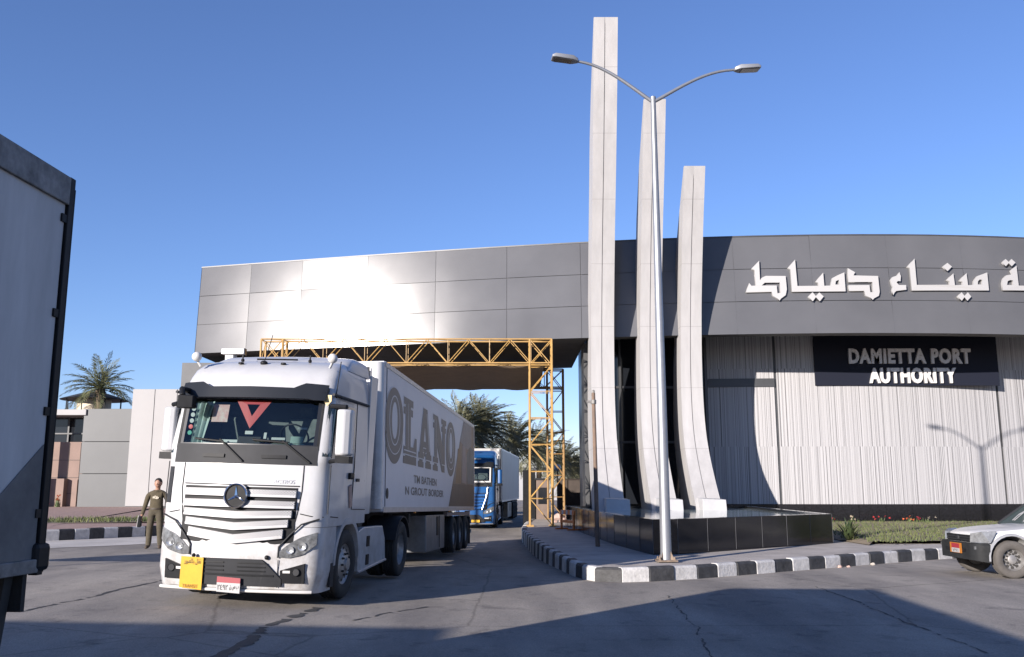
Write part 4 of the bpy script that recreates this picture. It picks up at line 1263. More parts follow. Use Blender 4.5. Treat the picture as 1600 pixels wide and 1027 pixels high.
        b = MB(); q = front_pt(1.13, 2.93, .05); b.loft([[q + Vector((x, -.02, z)) for x, z in ((-.06, .09), (.06, .09), (.06, .0), (0, -.07), (-.06, .0))], [q + Vector((x, .0, z)) for x, z in ((-.06, .09), (.06, .09), (.06, .0), (0, -.07), (-.06, .0))]]); P(b, "pennant_badge", mat("gold_badge", (.55, .42, .2), .5, var=.3, vscale=20), cab)
        # yellow transit sign, number plate
        b = MB(); b.loft([[front_pt(x, z, .09) for x, z in ((-.76, .235), (-.41, .215), (-.395, .66), (-.745, .665))], [front_pt(x, z, .075) for x, z in ((-.76, .235), (-.41, .215), (-.395, .66), (-.745, .665))]])
        ys = P(b, "transit_sign", M_YSGN)
        text_mesh("lettering", "\ufe91\ufe8e\ufedf\ufecc\ufe92\ufeee\ufead"[::-1] + " " + "\ufee7\ufed8\ufede"[::-1], .1, M_INK, ys, width=.26, height=.085, extrude=.001, fn=lambda x, z, d: front_pt(-.565 + x, .60 + z, .0925 + d))
        text_mesh("lettering", "TRANSIT", .1, M_BRINK, ys, width=.25, height=.048, extrude=.001, fn=lambda x, z, d: front_pt(-.585 + x, .262 + z, .0925 + d))
        b = MB(); b.sphere(front_pt(-.56, .685, .07), .03, 8, 6); P(b, "sign_bracket", M_BLK, ys)
        b = MB(); q = lambda x, z, d: front_pt(.0, .3, .10 + d) + Vector((x, 0, z + .0))
        b.loft([[q(x, z, 0) for x, z in ((-.17, -.09), (.17, -.105), (.17, .10), (-.17, .115))], [q(x, z, -.012) for x, z in ((-.17, -.09), (.17, -.105), (.17, .10), (-.17, .115))]])
        pl = P(b, "number_plate", M_PLW)
        b = MB(); b.loft([[q(x, z, .003) for x, z in ((-.17, .035), (.17, .03), (.17, .10), (-.17, .115))], [q(x, z, .0005) for x, z in ((-.17, .035), (.17, .03), (.17, .10), (-.17, .115))]]); P(b, "plate_band", M_PLR, pl)
        for tx, ww, xx in (("\u0662\u0664\u0669\u0662", .15, -.08), ("\u0646 \u0633 \u0628", .13, .085)):
            text_mesh("lettering", tx, .1, M_INK, pl, width=ww, height=.07, extrude=.001, fn=lambda x, z, d, xx=xx: q(x + xx, z - .03, .004 + d))
        b = MB(); b.sphere(front_pt(.50, .69, .03), .032, 10, 6); P(b, "tow_cap", M_BLK, bump)
    else:
        b = MB(); b.bx(-.5, .5, -.09, -.06, .30, .42); P(b, "number_plate", M_YSGN)
        b = MB(); strip(b, -1.0, 1.0, 2.19, 2.26, .03, 14, 1, .03); P(b, "windshield_strip", M_LAMPW)
        b = MB(); strip(b, .93, 1.0, 2.25, 2.95, .02, 2, 4, .02); strip(b, -1.0, -.93, 2.25, 2.95, .02, 2, 4, .02); strip(b, -1.0, 1.0, 2.88, 2.95, .02, 14, 1, .02); P(b, "windshield_frame", M_LAMPW)
        for s in (-1, 1):
            b = MB(); b.tube([front_pt(s * x, z, .075) for x, z in ((.86, 1.95), (.80, 1.5), (.66, 1.1), (.60, .9))], .02, 5); P(b, "chrome_strip", M_CHR)
            b = MB(); strip(b, s * .72, s * 1.0, .47, .52, .06, 4, 1, .02); P(b, "running_light", M_LAMPW, bump)
        b = MB(); strip(b, -.5, .5, 3.30, 3.36, .01, 8, 1, .01); P(b, "roof_lettering", M_STK)

    # ---------------- trailer
    M4 = REL
    b = MB(); h = 2.78
    b.bx(-1.275, 1.275, .0, tl, 0.0, h)
    box = P(b, "trailer_box", mat("trailer_panel", (.56, .555, .565), .42, var=.06, vscale=.8) if white else mat("trailer_panel_grey", (.36, .355, .355), .45, var=.10, vscale=.8), matrix=M4, bevel=.03)
    b = MB()
    for s in (-1, 1):
        b.bx(s * 1.278, s * 1.288, .05, tl - .05, -.005, .09); b.bx(s * 1.277, s * 1.287, .05, tl - .05, h - .10, h - .012)
        b.bx(s * 1.2775, s * 1.2865, tl - .12, tl - .002, .1, h - .11)
    P(b, "side_rail", M_ALU, box)
    for s in (-1, 1):
        b = MB(); b.lathe([(.13, 0.06), (.13, h - .04)], (s * 1.15, -.02, 0), 'z', 20); P(b, "corner_post", M_TW, box, smooth=40)
    b = MB(); b.bx(1.2775, 1.283, .19, .215, .1, h - .11); b.bx(-1.283, -1.2775, .19, .215, .1, h - .11); P(b, "corner_seam", M_SEAM, box)
    if white:
        b = MB(); b.box((.95, -.16, h - .22), (.16, .02, .16)); P(b, "front_vent", M_DGR, box)
        b = MB(); b.bx(-.95, .95, -.38, -.16, .95, 2.45); P(b, "cooling_unit", M_TW, box, bevel=.06)
        b = MB(); b.lathe([(.10, 1.277), (.10, 1.284), (.005, 1.285)], (0, .38, .34), 'x', 16); P(b, "round_cap", M_DGR, box)
        trailer_graphics(box, h, tl)
    # undercarriage
    b = MB()
    for s in (-1, 1): b.bx(s * .42, s * .55, .6, tl - .1, -.30, -.02)
    b.bx(-1.1, 1.1, 3.4, 3.6, -.25, -.05)
    for s in (-1, 1): b.tube([(s * .75, 3.0, -.05), (s * .75, 3.0, -.85)], .07, 8); b.box((s * .75, 3.0, -.86), (.3, .3, .04))
    for yy in (9.3, 10.6, 11.9): b.tube([(-.9, yy, -.66), (.9, yy, -.66)], .08, 8)
    b.bx(-1.15, 1.15, 7.9, 8.0, -.5, -.02)
    P(b, "undercarriage", M_CHAS, matrix=M4)
    for s in (-1, 1):
        for yy in (9.3, 10.6, 11.9): wheel(root, s * 1.06, yy, -.66, .5, .37, s, matrix=M4, deep=True)
        b = MB(); b.bx(s * .65, s * 1.2, 5.0, 7.8, -.95, -.10); P(b, "pallet_box", mat("dull_grey_box", (.16, .165, .17), .45, metal=.4, var=.3, vscale=3) if s > 0 else M_CHAS, matrix=M4, bevel=.02)
        b = MB(); b.bx(s * 1.202, s * 1.215, 6.5, 6.75, -.6, -.14); b.bx(s * 1.202, s * 1.212, 6.9, 6.95, -.9, -.12); P(b, "box_hatch", M_BLK, matrix=M4)
        b = MB(); b.bx(s * .9, s * 1.24, 8.0, 12.6, -.14, -.05); P(b, "wheel_rail", mat("reddish_rail", (.25, .17, .14), .7) if white else M_CHAS, matrix=M4)
    b = MB()
    for z in (-.72, -.42): b.bx(-1.2, 1.2, tl - .25, tl - .15, z, z + .12)
    b.bx(-1.15, -1.0, tl - .3, tl - .1, -.95, -.02); b.bx(1.0, 1.15, tl - .3, tl - .1, -.95, -.02)
    P(b, "underrun_bar", M_ALU, matrix=M4)
    for s in (-1, 1):
        b = MB(); b.bx(s * .75, s * 1.2, tl - .5, tl - .47, -1.05, -.2); P(b, "mud_flap", M_RUB, matrix=M4)
        b = MB(); b.box((s * 1.27, 3.2, -.01), (.03, .1, .05)); b.box((s * 1.27, 8.2, -.01), (.03, .1, .05)); P(b, "side_marker", M_AMB, matrix=M4)
    return root

def trailer_graphics(box, h, tl):
    """printed lettering and picture on the right-hand side of the box (y runs towards the rear)"""
    X = 1.2775
    M_OL = mat("print_grey_brown", (0.125, 0.11, 0.10), 0.5)
    M_OL2 = mat("print_dark_shade", (0.105, 0.093, 0.086), 0.5)
    M_WL = mat("print_white_line", (0.56, 0.55, 0.54), 0.5)
    def ell(cx, cz, rx, rz, n=36): return [(cx + rx * math.cos(2 * math.pi * k / n), cz + rz * math.sin(2 * math.pi * k / n)) for k in range(n)]
    def put(nm, spl, m, d): return shape_mesh(nm, spl, m, box, .0006, fn=lambda x, y, e: (X + d + e, x, y))
    # letters laid out as (outline, hole) in y,z metres
    H = 1.16
    def O(cx, zc, w):
        return [ell(cx, zc, w / 2, H / 2)], [ell(cx, zc, w * .36, H * .40), ell(cx, zc, w * .33, H * .375)], ell(cx, zc, w * .155, H * .30)
    def Lp(x0, z0, w):
        z1 = z0 + H; a = x0; s = w
        return [(a, z0), (a + s, z0), (a + s, z0 + .38), (a + s * .86, z0 + .38), (a + s * .72, z0 + .17), (a + s * .52, z0 + .17), (a + s * .52, z1 - .15), (a + s * .70, z1 - .15), (a + s * .70, z1), (a, z1), (a, z1 - .15), (a + s * .15, z1 - .15), (a + s * .15, z0 + .15), (a, z0 + .15)]
    def Ap(x0, z0, w):
        a, s, z1 = x0, w, z0 + H
        return [(a, z0), (a + .40 * s, z0), (a + .40 * s, z0 + .13), (a + .33 * s, z0 + .13), (a + .36 * s, z0 + .26), (a + .58 * s, z0 + .26), (a + .60 * s, z0 + .13), (a + .54 * s, z0 + .13), (a + .54 * s, z0), (a + s, z0), (a + s, z0 + .13), (a + .92 * s, z0 + .13), (a + .66 * s, z1), (a + .36 * s, z1), (a + .08 * s, z0 + .13), (a, z0 + .13)], [(a + .39 * s, z0 + .40), (a + .55 * s, z0 + .40), (a + .47 * s, z0 + .74)]
    def Np(x0, z0, w):
        a, s, z1 = x0, w, z0 + H
        return [(a, z0), (a + .36 * s, z0), (a + .36 * s, z0 + .13), (a + .29 * s, z0 + .13), (a + .29 * s, z0 + .62), (a + .66 * s, z0), (a + .90 * s, z0), (a + .90 * s, z1 - .13), (a + s, z1 - .13), (a + s, z1), (a + .62 * s, z1), (a + .62 * s, z1 - .13), (a + .70 * s, z1 - .13), (a + .70 * s, z0 + .48), (a + .34 * s, z1), (a, z1), (a, z1 - .13), (a + .09 * s, z1 - .13), (a + .09 * s, z0 + .13), (a, z0 + .13)]
    zb = OL_Z
    def thick(poly, d):
        out = []; n = len(poly)
        ar = sum(poly[i - 1][0] * poly[i][1] - poly[i][0] * poly[i - 1][1] for i in range(n))
        sg = 1 if ar > 0 else -1
        for i in range(n):
            a, c, e = Vector(poly[i - 1]), Vector(poly[i]), Vector(poly[(i + 1) % n])
            t1, t2 = (c - a).normalized(), (e - c).normalized()
            m_ = Vector((t1.y + t2.y, -t1.x - t2.x)) * sg; m_ = m_ / max(m_.length_squared * .5, .6)
            out.append(tuple(c + m_ * d))
        return out
    polys = []
    for kind, x0, w in OL_POS:
        if kind == 'O': o_ = ell(x0 + w / 2, zb + H / 2, w / 2, H / 2 + .06); polys.append((kind, x0, w, o_, ell(x0 + w / 2, zb + H / 2, w * .16, H * .31)))
        elif kind == 'L': polys.append((kind, x0, w, Lp(x0, zb, w), None))
        elif kind == 'A': o_, hl = Ap(x0, zb, w); polys.append((kind, x0, w, o_, hl))
        else: polys.append((kind, x0, w, Np(x0, zb, w), None))
    for kind, x0, w, o_, hl in polys:
        low = [(x - .02, z - .20) for x, z in o_]
        put("lettering", [low], M_OL2, .0015)
        put("lettering", [thick(o_, .022)], M_WL, .003)
        put("lettering", [o_] + ([hl] if hl else []), M_OL, .0045)
        if kind == 'O':
            cx, cz = x0 + w / 2, zb + H / 2
            put("lettering", [ell(cx, cz, w * .30, H * .42), ell(cx, cz, w * .275, H * .40)], M_WL, .006)
        else:
            xm = x0 + w * (.33 if kind == 'L' else .2 if kind == 'N' else .75)
            if kind == 'A': put("lettering", [[(x0 + .60 * w, zb + H - .1), (x0 + .64 * w, zb + H - .1), (x0 + .85 * w, zb + .2), (x0 + .81 * w, zb + .2)]], M_WL, .006)
            else: put("lettering", [[(xm - .012, zb + .1), (xm + .012, zb + .1), (xm + .012, zb + H - .1), (xm - .012, zb + H - .1)]], M_WL, .006)
            if kind == 'L': put("lettering", [[(x0 + .06, zb + .06), (x0 + w - .08, zb + .06), (x0 + w - .08, zb + .085), (x0 + .06, zb + .085)]], M_WL, .006)
    for body, ya, yb, za, zb_ in OL_TXT:
        text_mesh("lettering", body, .2, M_OL, box, width=yb - ya, height=zb_ - za, extrude=.0006, bold=.004, fn=lambda x, z, d: (X + .002 + d, (ya + yb) / 2 + x, (za + zb_) / 2 + z))
    # printed picture at the rear
    mp = bpy.data.materials.new("printed_picture"); mp.use_nodes = True
    nt = mp.node_tree; p = nt.nodes["Principled BSDF"]; L = nt.links.new
    tc = nt.nodes.new("ShaderNodeTexCoord"); ma = nt.nodes.new("ShaderNodeMapping"); ma.inputs["Scale"].default_value = (1, 1.3, .35)
    L(tc.outputs["Object"], ma.inputs["Vector"])
    n = nt.nodes.new("ShaderNodeTexNoise"); n.inputs["Scale"].default_value = 0.9; n.inputs["Detail"].default_value = 6; n.inputs["Roughness"].default_value = .7; L(ma.outputs[0], n.inputs["Vector"])
    r = nt.nodes.new("ShaderNodeValToRGB"); e = r.color_ramp.elements
    e[0].position = .34; e[0].color = (.02, .02, .022, 1); e[1].position = .68; e[1].color = (.34, .29, .28, 1)
    for pos, c_ in ((.43, (.10, .045, .03, 1)), (.49, (.15, .08, .045, 1)), (.55, (.24, .17, .145, 1)), (.61, (.08, .11, .11, 1))):
        x = e.new(pos); x.color = c_
    L(n.outputs["Fac"], r.inputs[0])
    sp = nt.nodes.new("ShaderNodeSeparateXYZ"); L(tc.outputs["Object"], sp.inputs[0])
    mr = nt.nodes.new("ShaderNodeMapRange"); mr.inputs[1].default_value = .2; mr.inputs[2].default_value = 1.5; mr.inputs[3].default_value = .8; mr.inputs[4].default_value = 0.0; L(sp.outputs[2], mr.inputs[0])
    mx = nt.nodes.new("ShaderNodeMix"); mx.data_type = 'RGBA'; mx.inputs[7].default_value = (.07, .045, .035, 1); L(mr.outputs[0], mx.inputs[0]); L(r.outputs[0], mx.inputs[6])
    L(mx.outputs[2], p.inputs["Base Color"]); p.inputs["Roughness"].default_value = .45
    put("printed_picture", [OL_PIC], mp, .002)
    put("printed_picture", [[(8.1, .13), (8.75, .72), (13.44, .80), (13.44, .13)]], mat("print_dark_brown", (.055, .035, .03), .5, var=.4, vscale=2), .003)
    put("printed_picture", [[(9.3, .75), (9.75, 1.75), (10.3, 1.8), (10.45, .78)]], mat("print_ochre", (.19, .10, .04), .5, var=.3, vscale=2), .003)
    put("printed_picture", [[(11.9, .8), (11.7, 1.7), (12.6, 2.0), (13.44, 1.9), (13.44, .82)]], mat("print_slate", (.09, .105, .11), .5, var=.4, vscale=2), .003)
    put("printed_picture", [[(10.6, .8), (10.7, 1.9), (11.4, 2.0), (11.5, .8)]], mat("print_rose", (.24, .18, .17), .5, var=.3, vscale=2), .003)
    put("printed_picture", [OL_PIC2], mat("print_pale_brown", (.20, .175, .17), .5, var=.15, vscale=3), .0035)
# ---- measured layout of the trailer print (metres along the box, metres above its floor)
OL_Z = 1.17
OL_POS = [('O', .13, 1.66), ('L', 1.84, 1.44), ('A', 3.50, 1.70), ('N', 5.46, 2.04), ('O', 7.52, 1.68)]
OL_TXT = [("TM BATHEN", 3.0, 6.0, .60, .77), ("N GROUT BORDER", 2.1, 7.1, .34, .51)]
OL_PIC = [(8.0, .11), (10.98, 2.66), (13.45, 2.66), (13.45, .11)]
OL_PIC2 = [(10.2, 2.0), (10.98, 2.66), (12.6, 2.66), (12.9, 2.1), (12.0, 1.85), (11.2, 1.9)]

T1 = pose(-3.958, 13.195, .007, 6.77, -.12, 1.71)
TT1 = pose(-3.624, 16.889, 1.196, 4.7, -1.2, -.66)
make_truck("articulated_truck", "white articulated truck with a large OLANO trailer leaving the gate", T1, TT1, M_TW, M_PERFW, 'white', group="articulated trucks leaving the gate")
bx_ = -.80 - 1.24
gz = ground_z(bx_, 46.5)
T2 = pose(bx_, 44.6, gz, 3.6)
TT2 = T2 @ pose(0, 3.7, 1.2, 0.6)
make_truck("articulated_truck", "blue articulated truck with plain grey trailer waiting behind the white one", T2, TT2, M_TB, M_PERFB, 'blue', group="articulated trucks leaving the gate")

# ------------------------------------------------------------------ box truck at the left edge
M_BOXP = mat("dusty_grey_box_panel", (0.43, 0.425, 0.42), 0.6, var=.28, vscale=1.6, stretch=(1, 1, .22))
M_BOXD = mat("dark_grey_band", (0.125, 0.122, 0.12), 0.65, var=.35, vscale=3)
TB = pose(-2.785 - 1.25, 5.6, 0, 3.65)
bt = thing("box_truck", "grey box truck with dark diagonal lower panel, cut off at the left edge", "truck")
bt.matrix_world = TB
BW, BL, ZB0, ZB1 = 1.25, 7.2, 1.16, 3.56
b = MB(); b.bx(-BW, BW, -BL, -.06, ZB0, ZB1); box_ = b.build("cargo_box", M_BOXP, bt)
# lower dark panel with diagonal edge, printed on the right side
def side(u, z, d): return (BW + d, -u, z)
def lpx(px, py):
    P = TB.inverted() @ Vector((0, 0, 0)); o = TB.inverted() @ Vector((0, 0, HCAM)); r = TB.to_3x3().inverted() @ ray(px, py)
    t = (BW - o.x) / r.x; q = o + r * t; return (-q.y, q.z)
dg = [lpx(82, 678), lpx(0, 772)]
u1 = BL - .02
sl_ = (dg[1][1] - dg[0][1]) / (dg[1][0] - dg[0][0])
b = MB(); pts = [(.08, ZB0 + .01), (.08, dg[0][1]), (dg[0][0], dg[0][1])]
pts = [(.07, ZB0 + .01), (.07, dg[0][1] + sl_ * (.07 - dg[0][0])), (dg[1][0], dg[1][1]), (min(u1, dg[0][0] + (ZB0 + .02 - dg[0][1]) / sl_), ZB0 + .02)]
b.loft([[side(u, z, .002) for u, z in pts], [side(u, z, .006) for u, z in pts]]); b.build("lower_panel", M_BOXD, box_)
b = MB()
for s in (-1, 1):
    b.bx(s * (BW + .001), s * (BW + .022), -BL, -.05, ZB1 - .17, ZB1 + .01); b.bx(s * (BW + .001), s * (BW + .03), -BL, -.06, ZB0 + .001, ZB0 + .08)
b.build("top_rail", mat("scuffed_rail", (.16, .155, .15), .6, metal=.3, var=.5, vscale=9), box_, bevel=.006)
b = MB()
for s in (-1, 1): b.box((s * (BW - .01), -.02, (ZB0 + ZB1) / 2), (.055, .06, ZB1 - ZB0 + .03)); b.tube([(s * (BW + .012), .01, ZB0), (s * (BW + .012), .01, ZB1 - .05)], .009, 6)
b.bx(-BW + .04, BW - .04, -.07, .03, ZB1 - .10, ZB1 + .012)
b.build("rear_frame", M_BLK, box_, bevel=.008)
for z in (1.5, 2.1, 2.7, 3.3):
    b = MB(); b.box((BW + .006, -.04, z), (.014, .12, .05)); b.build("hinge", M_BLK, box_)
b = MB()
b.bx(-BW + .02, -.01, -.03, -.005, ZB0 + .03, ZB1 - .12); b.bx(.01, BW - .06, -.03, -.005, ZB0 + .03, ZB1 - .12)
b.build("rear_door", M_BOXP, box_)
b = MB(); b.bx(-BW - .01, BW + .035, -.10, .06, 1.165, 1.33); b.build("rear_sill", M_BLK, bt, bevel=.03)
b = MB(); b.box((BW - .20, .065, 1.25), (.2, .03, .06)); b.build("tail_light", M_RED, bt)
b = MB()
for s in (-1, 1): b.bx(s * .35, s * .45, -BL - 1.8, -.1, .72, 1.02)
b.bx(-BW, BW, -.5, -.42, .40, .52); b.bx(.62, .70, -.52, -.40, .45, 1.05); b.bx(-.70, -.62, -.52, -.40, .45, 1.05)
b.box((1.12, -.20, .85), (.09, .08, .66), (0, .10, 0)); b.box((1.10, -.20, .64), (.26, .12, .12))
b.build("chassis", M_CHAS, bt)
b = MB(); b.bx(1.08, 1.24, -.14, -.10, .95, 1.155); b.build("mud_flap", M_RUB, bt)
for s in (-1, 1):
    wheel(bt, s * .88, -1.9, .45, .45, .24, s, dual=True, deep=True)
    wheel(bt, s * .92, -7.6, .45, .45, .26, s)
b = MB()
b.loft([[Vector((x, -y - BL - .25, z)) for y, z in ((0, .7), (0, 2.5), (1.2, 2.5), (1.75, 1.75), (1.9, 1.6), (1.9, .55), (.9, .55))] for x in (-1.02, 1.02)])
b.build("cab", M_TW, bt, bevel=.08)

# ------------------------------------------------------------------ pickup at the right edge
M_PK = mat("pickup_white_paint", (0.52, 0.515, 0.51), 0.3, var=.05, vscale=2, coat=.4)
M_PKB = mat("pickup_grey_bumper", (0.018, 0.019, 0.020), 0.65, var=.3, vscale=5, spec=.15)
PKZ = ground_z(10.5, 19)
pk = thing("pickup_truck", "white pickup truck with dark grey bumper parked by the kerb at the right edge", "pickup", (9.24, 19.22, PKZ), R(-1.5))
HW = .865
def arch(u, c, r=.44, zc=.37):
    d = abs(u - c)
    return zc + math.sqrt(max(r * r - d * d, 0)) if d < r else None
def zlow(u):
    for c in (.62, 3.9):
        a = arch(u, c)
        if a is not None: return max(a, .40)
    return .40
us = sorted(set([0.0, .03, .08, .14] + [.62 + .44 * math.cos(math.pi * k / 16) for k in range(17)] + [1.35, 1.6, 2.0, 2.5, 3.0, 3.4] + [3.9 + .44 * math.cos(math.pi * k / 16) for k in range(17)] + [4.5, 4.85, 4.9]))
def topz(u): return interp(u, [(0, .80), (.03, .845), (.10, .875), (.28, .915), (.7, .96), (1.22, 1.0), (1.4, 1.02), (3.0, 1.05), (4.9, 1.03)])
def hwid(u): return interp(u, [(0, .54), (.03, .60), (.08, .66), (.16, .73), (.28, .80), (.5, HW), (4.6, HW), (4.9, HW - .03)])
b = MB(); rr = []
for u in us:
    w, zt, zl = hwid(u), topz(u), zlow(u)
    zl = max(zl, .64) if u < .20 else zl
    half = [(w * .99, zl), (w, max(zl + .01, .72)), (w * .985, zt - .10), (w * .93, zt - .035), (w * .72, zt), (w * .35, zt + .018)]
    rr.append([(u, -y, z) for y, z in half] + [(u, y, z) for y, z in half[::-1]])
b.loft(rr); b.build("body", M_PK, pk, smooth=35)
b = MB(); rr = []
for u, w, in ((-.10, .62), (-.06, .74), (.0, .82), (.08, .865), (.18, .885)):
    zt = .665; zl = interp(u, [(-.1, .34), (.2, .29)])
    rr.append([(u, -w, zl), (u, -w, zt - .04), (u, -w + .03, zt), (u, w - .03, zt), (u, w, zt - .04), (u, w, zl)])
b.loft(rr); bmp = b.build("bumper", M_PKB, pk, smooth=30)
b = MB(); b.loft([[(-.095 + .0 * z, y, z) for y, z in ((-.45, .47), (.45, .47), (.5, .55), (-.5, .55))], [(-.11, y, z) for y, z in ((-.42, .48), (.42, .48), (.46, .54), (-.46, .54))]]); b.build("bumper_intake", M_BLK, bmp)
b = MB(); b.box((-.05, -.72, .58), (.03, .10, .06)); b.box((-.05, .72, .58), (.03, .10, .06)); b.build("turn_light", M_HL, bmp)
b = MB(); b.loft([[(-.02, y, z) for y, z in ((-.52, .675), (.52, .675), (.56, .81), (-.56, .81))], [(.1, y, z) for y, z in ((-.52, .675), (.52, .675), (.56, .83), (-.56, .83))]]); gr = b.build("grille", M_BLK, pk)
b = MB()
for z in (.715, .765): b.box((-.025, 0, z), (.02, 1.05, .018))
b.lathe([(.05, -.03), (.04, -.045), (.005, -.05)], (0, 0, .745), 'x', 16); b.build("grille_bars", M_DGR, gr)
for s in (-1, 1):
    b = MB(); b.loft([[(-.06, s * .55, .672), (-.05, s * .57, .855), (.09, s * .755, .895), (.34, s * .885, .912), (.20, s * .885, .672), (.03, s * .785, .670)], [(.06, s * .52, .68), (.06, s * .52, .82), (.2, s * .66, .84), (.36, s * .75, .85), (.25, s * .74, .69), (.12, s * .66, .69)]])
    hl = b.build("headlight", mat("clear_headlight", (.17, .175, .18), .12, metal=.2, var=.35, vscale=12, coat=.5), pk, bevel=.012)
    b = MB(); rng = []
    for i in range(15):
        a = math.pi * (i / 14 * 1.06 - .03)
        rng.append([(.62 - r_ * math.cos(a), s * y, .37 + r_ * math.sin(a)) for r_, y in ((.445, HW - .05), (.445, HW + .022), (.475, HW + .018), (.49, HW - .01))])
    b.loft(rng); b.build("fender_flare", mat("pale_grey_flare", (.24, .245, .26), .45), pk, smooth=40)
    b = MB(); b.tube([(1.42, s * (HW + .002), .45), (1.45, s * (HW + .002), .98)], .007, 5); b.tube([(2.35, s * (HW + .002), .45), (2.35, s * (HW + .002), 1.02)], .007, 5); b.build("seam", M_SEAM, pk)
    b = MB(); b.box((2.2, s * (HW + .02), .90), (.2, .04, .04)); b.build("door_handle", M_CHR, pk)
    for wx in (.62, 3.9):
        w_ = wheel(pk, wx, s * .77, .36, .36, .25, s, matrix=Matrix.Identity(4), deep=True)
        for ch in w_.children:
            if ch.name.startswith('tyre'): ch.data.materials[0] = mat('dusty_tyre', (.075, .068, .062), .9, var=.2, vscale=6, bump=.2, bscale=40)
for o in [o for o in pk.children if o.name.startswith("wheel")]:
    s = 1 if o.location.y > 0 else -1
    o.matrix_local = Matrix.Translation(o.location) @ Matrix.Rotation(R(90), 4, 'Z')
b = MB(); b.bx(.3, 4.6, -.5, .5, .28, .46); b.build("underbody", M_CHAS, pk)
# cabin
base = [(1.22, .80), (1.22, -.80), (3.25, -.82), (3.25, .82)]
b = MB()
b.loft([[(1.20, -.78, 1.0), (1.20, .78, 1.0), (3.3, .80, 1.05), (3.3, -.80, 1.05)], [(2.02, -.62, 1.60), (2.02, .62, 1.60), (3.15, .62, 1.62), (3.15, -.62, 1.62)]], cap=False)
gl = b.build("windows", mat("pickup_glass", (.03, .05, .05), .05, spec=.6), pk)
b = MB(); b.loft([[(1.98, -.64, 1.585), (1.98, .64, 1.585), (3.2, .64, 1.61), (3.2, -.64, 1.61)], [(2.1, -.58, 1.67), (2.1, .58, 1.67), (3.1, .58, 1.69), (3.1, -.58, 1.69)]])
b.build("roof", M_PK, pk, bevel=.03)
b = MB()
for s in (-1, 1):
    b.tube([(1.20, s * .79, 1.0), (2.02, s * .635, 1.60)], .03, 6); b.tube([(2.35, s * .80, 1.03), (2.45, s * .635, 1.61)], .035, 6); b.tube([(3.3, s * .81, 1.05), (3.15, s * .63, 1.62)], .05, 6)
    b.box((1.55, s * .98, 1.08), (.10, .20, .14))
b.build("pillars_and_mirrors", M_DGR, pk)
def wsp(t, z, d=.0):                # windshield plane: t across, z height
    f_ = (z - 1.0) / .6
    return Vector((lerp(1.20, 2.02, f_) - .006 - d * .6, -t, z + .004 + d * .8))
b = MB()
pts = [(-.36 + .0, 1.07), (-.40, 1.20), (-.33, 1.27), (-.26, 1.22), (-.24, 1.07), (-.29, 1.07), (-.30, 1.18), (-.335, 1.21), (-.35, 1.16), (-.32, 1.07)]
shape_mesh("decal", [[(x - .02, z) for x, z in pts]], M_LET, gl, .0008, fn=lambda x, y, d: wsp(x, y, .004 + d))
text_mesh("lettering", "DCT", .1, M_LET, gl, width=.42, height=.13, extrude=.0008, bold=.003, fn=lambda x, z, d: wsp(.28 + x, 1.125 + z, .004 + d))
b = MB(); b.box((1.28, -HW - .003, .88), (.42, .004, .035)); b.box((1.28, -HW - .003, .82), (.3, .004, .03)); b.build("side_stripe", mat("orange_stripe", (.36, .21, .08), .5), pk)
# number plate (orange frame, red band, white field)
b = MB(); b.box((-.118, -.05, .545), (.012, .50, .20)); fr_ = b.build("number_plate", mat("orange_plate_frame", (.34, .12, .015), .5), pk)
b = MB(); b.box((-.126, -.05, .585), (.006, .34, .09)); b.build("plate_band", M_PLR, fr_)
b = MB(); b.box((-.126, -.05, .495), (.006, .34, .085)); b.build("plate_field", M_PLW, fr_)
text_mesh("lettering", "\u0667\u0663\u0664\u0661", .1, M_INK, fr_, width=.24, height=.055, extrude=.0006, fn=lambda x, z, d: (-.130 - d, -.05 - x, .495 + z))

# ------------------------------------------------------------------ man in olive uniform
M_SKIN = mat("skin", (0.30, 0.165, 0.11), 0.55, var=.08, vscale=30)
M_OLV = mat("olive_uniform", (0.065, 0.052, 0.030), 0.9, var=.22, vscale=9, bump=.5, bscale=14)
M_OLV2 = mat("olive_trousers", (0.060, 0.050, 0.033), 0.9, var=.22, vscale=9, bump=.5, bscale=14)
M_HAIR = mat("dark_hair", (0.015, 0.012, 0.010), 0.8)
M_BOOT = mat("brown_boot", (0.05, 0.035, 0.025), 0.7)
mp_ = at_z(240, 858, ground_z(-9.2, 24))
man = thing("person", "man in an olive brown uniform standing beside the white truck, holding papers", "person", (mp_.x, mp_.y, ground_z(mp_.x, mp_.y)), R(4))
def skinned(verts, edges, radii, root_i=0, sub=2):
    me = bpy.data.meshes.new("skin"); me.from_pydata([Vector(v) for v in verts], edges, [])
    o = bpy.data.objects.new("skin", me); COL.objects.link(o)
    sk = o.modifiers.new("s", 'SKIN'); sk.use_smooth_shade = True
    ss = o.modifiers.new("d", 'SUBSURF'); ss.levels = sub; ss.render_levels = sub
    for i, r_ in enumerate(radii):
        d = me.skin_vertices[0].data[i]; d.radius = r_ if isinstance(r_, tuple) else (r_, r_); d.use_root = (i == root_i)
    dg = bpy.context.evaluated_depsgraph_get(); dg.update()
    out = bpy.data.meshes.new_from_object(o.evaluated_get(dg))
    bpy.data.objects.remove(o)
    return out
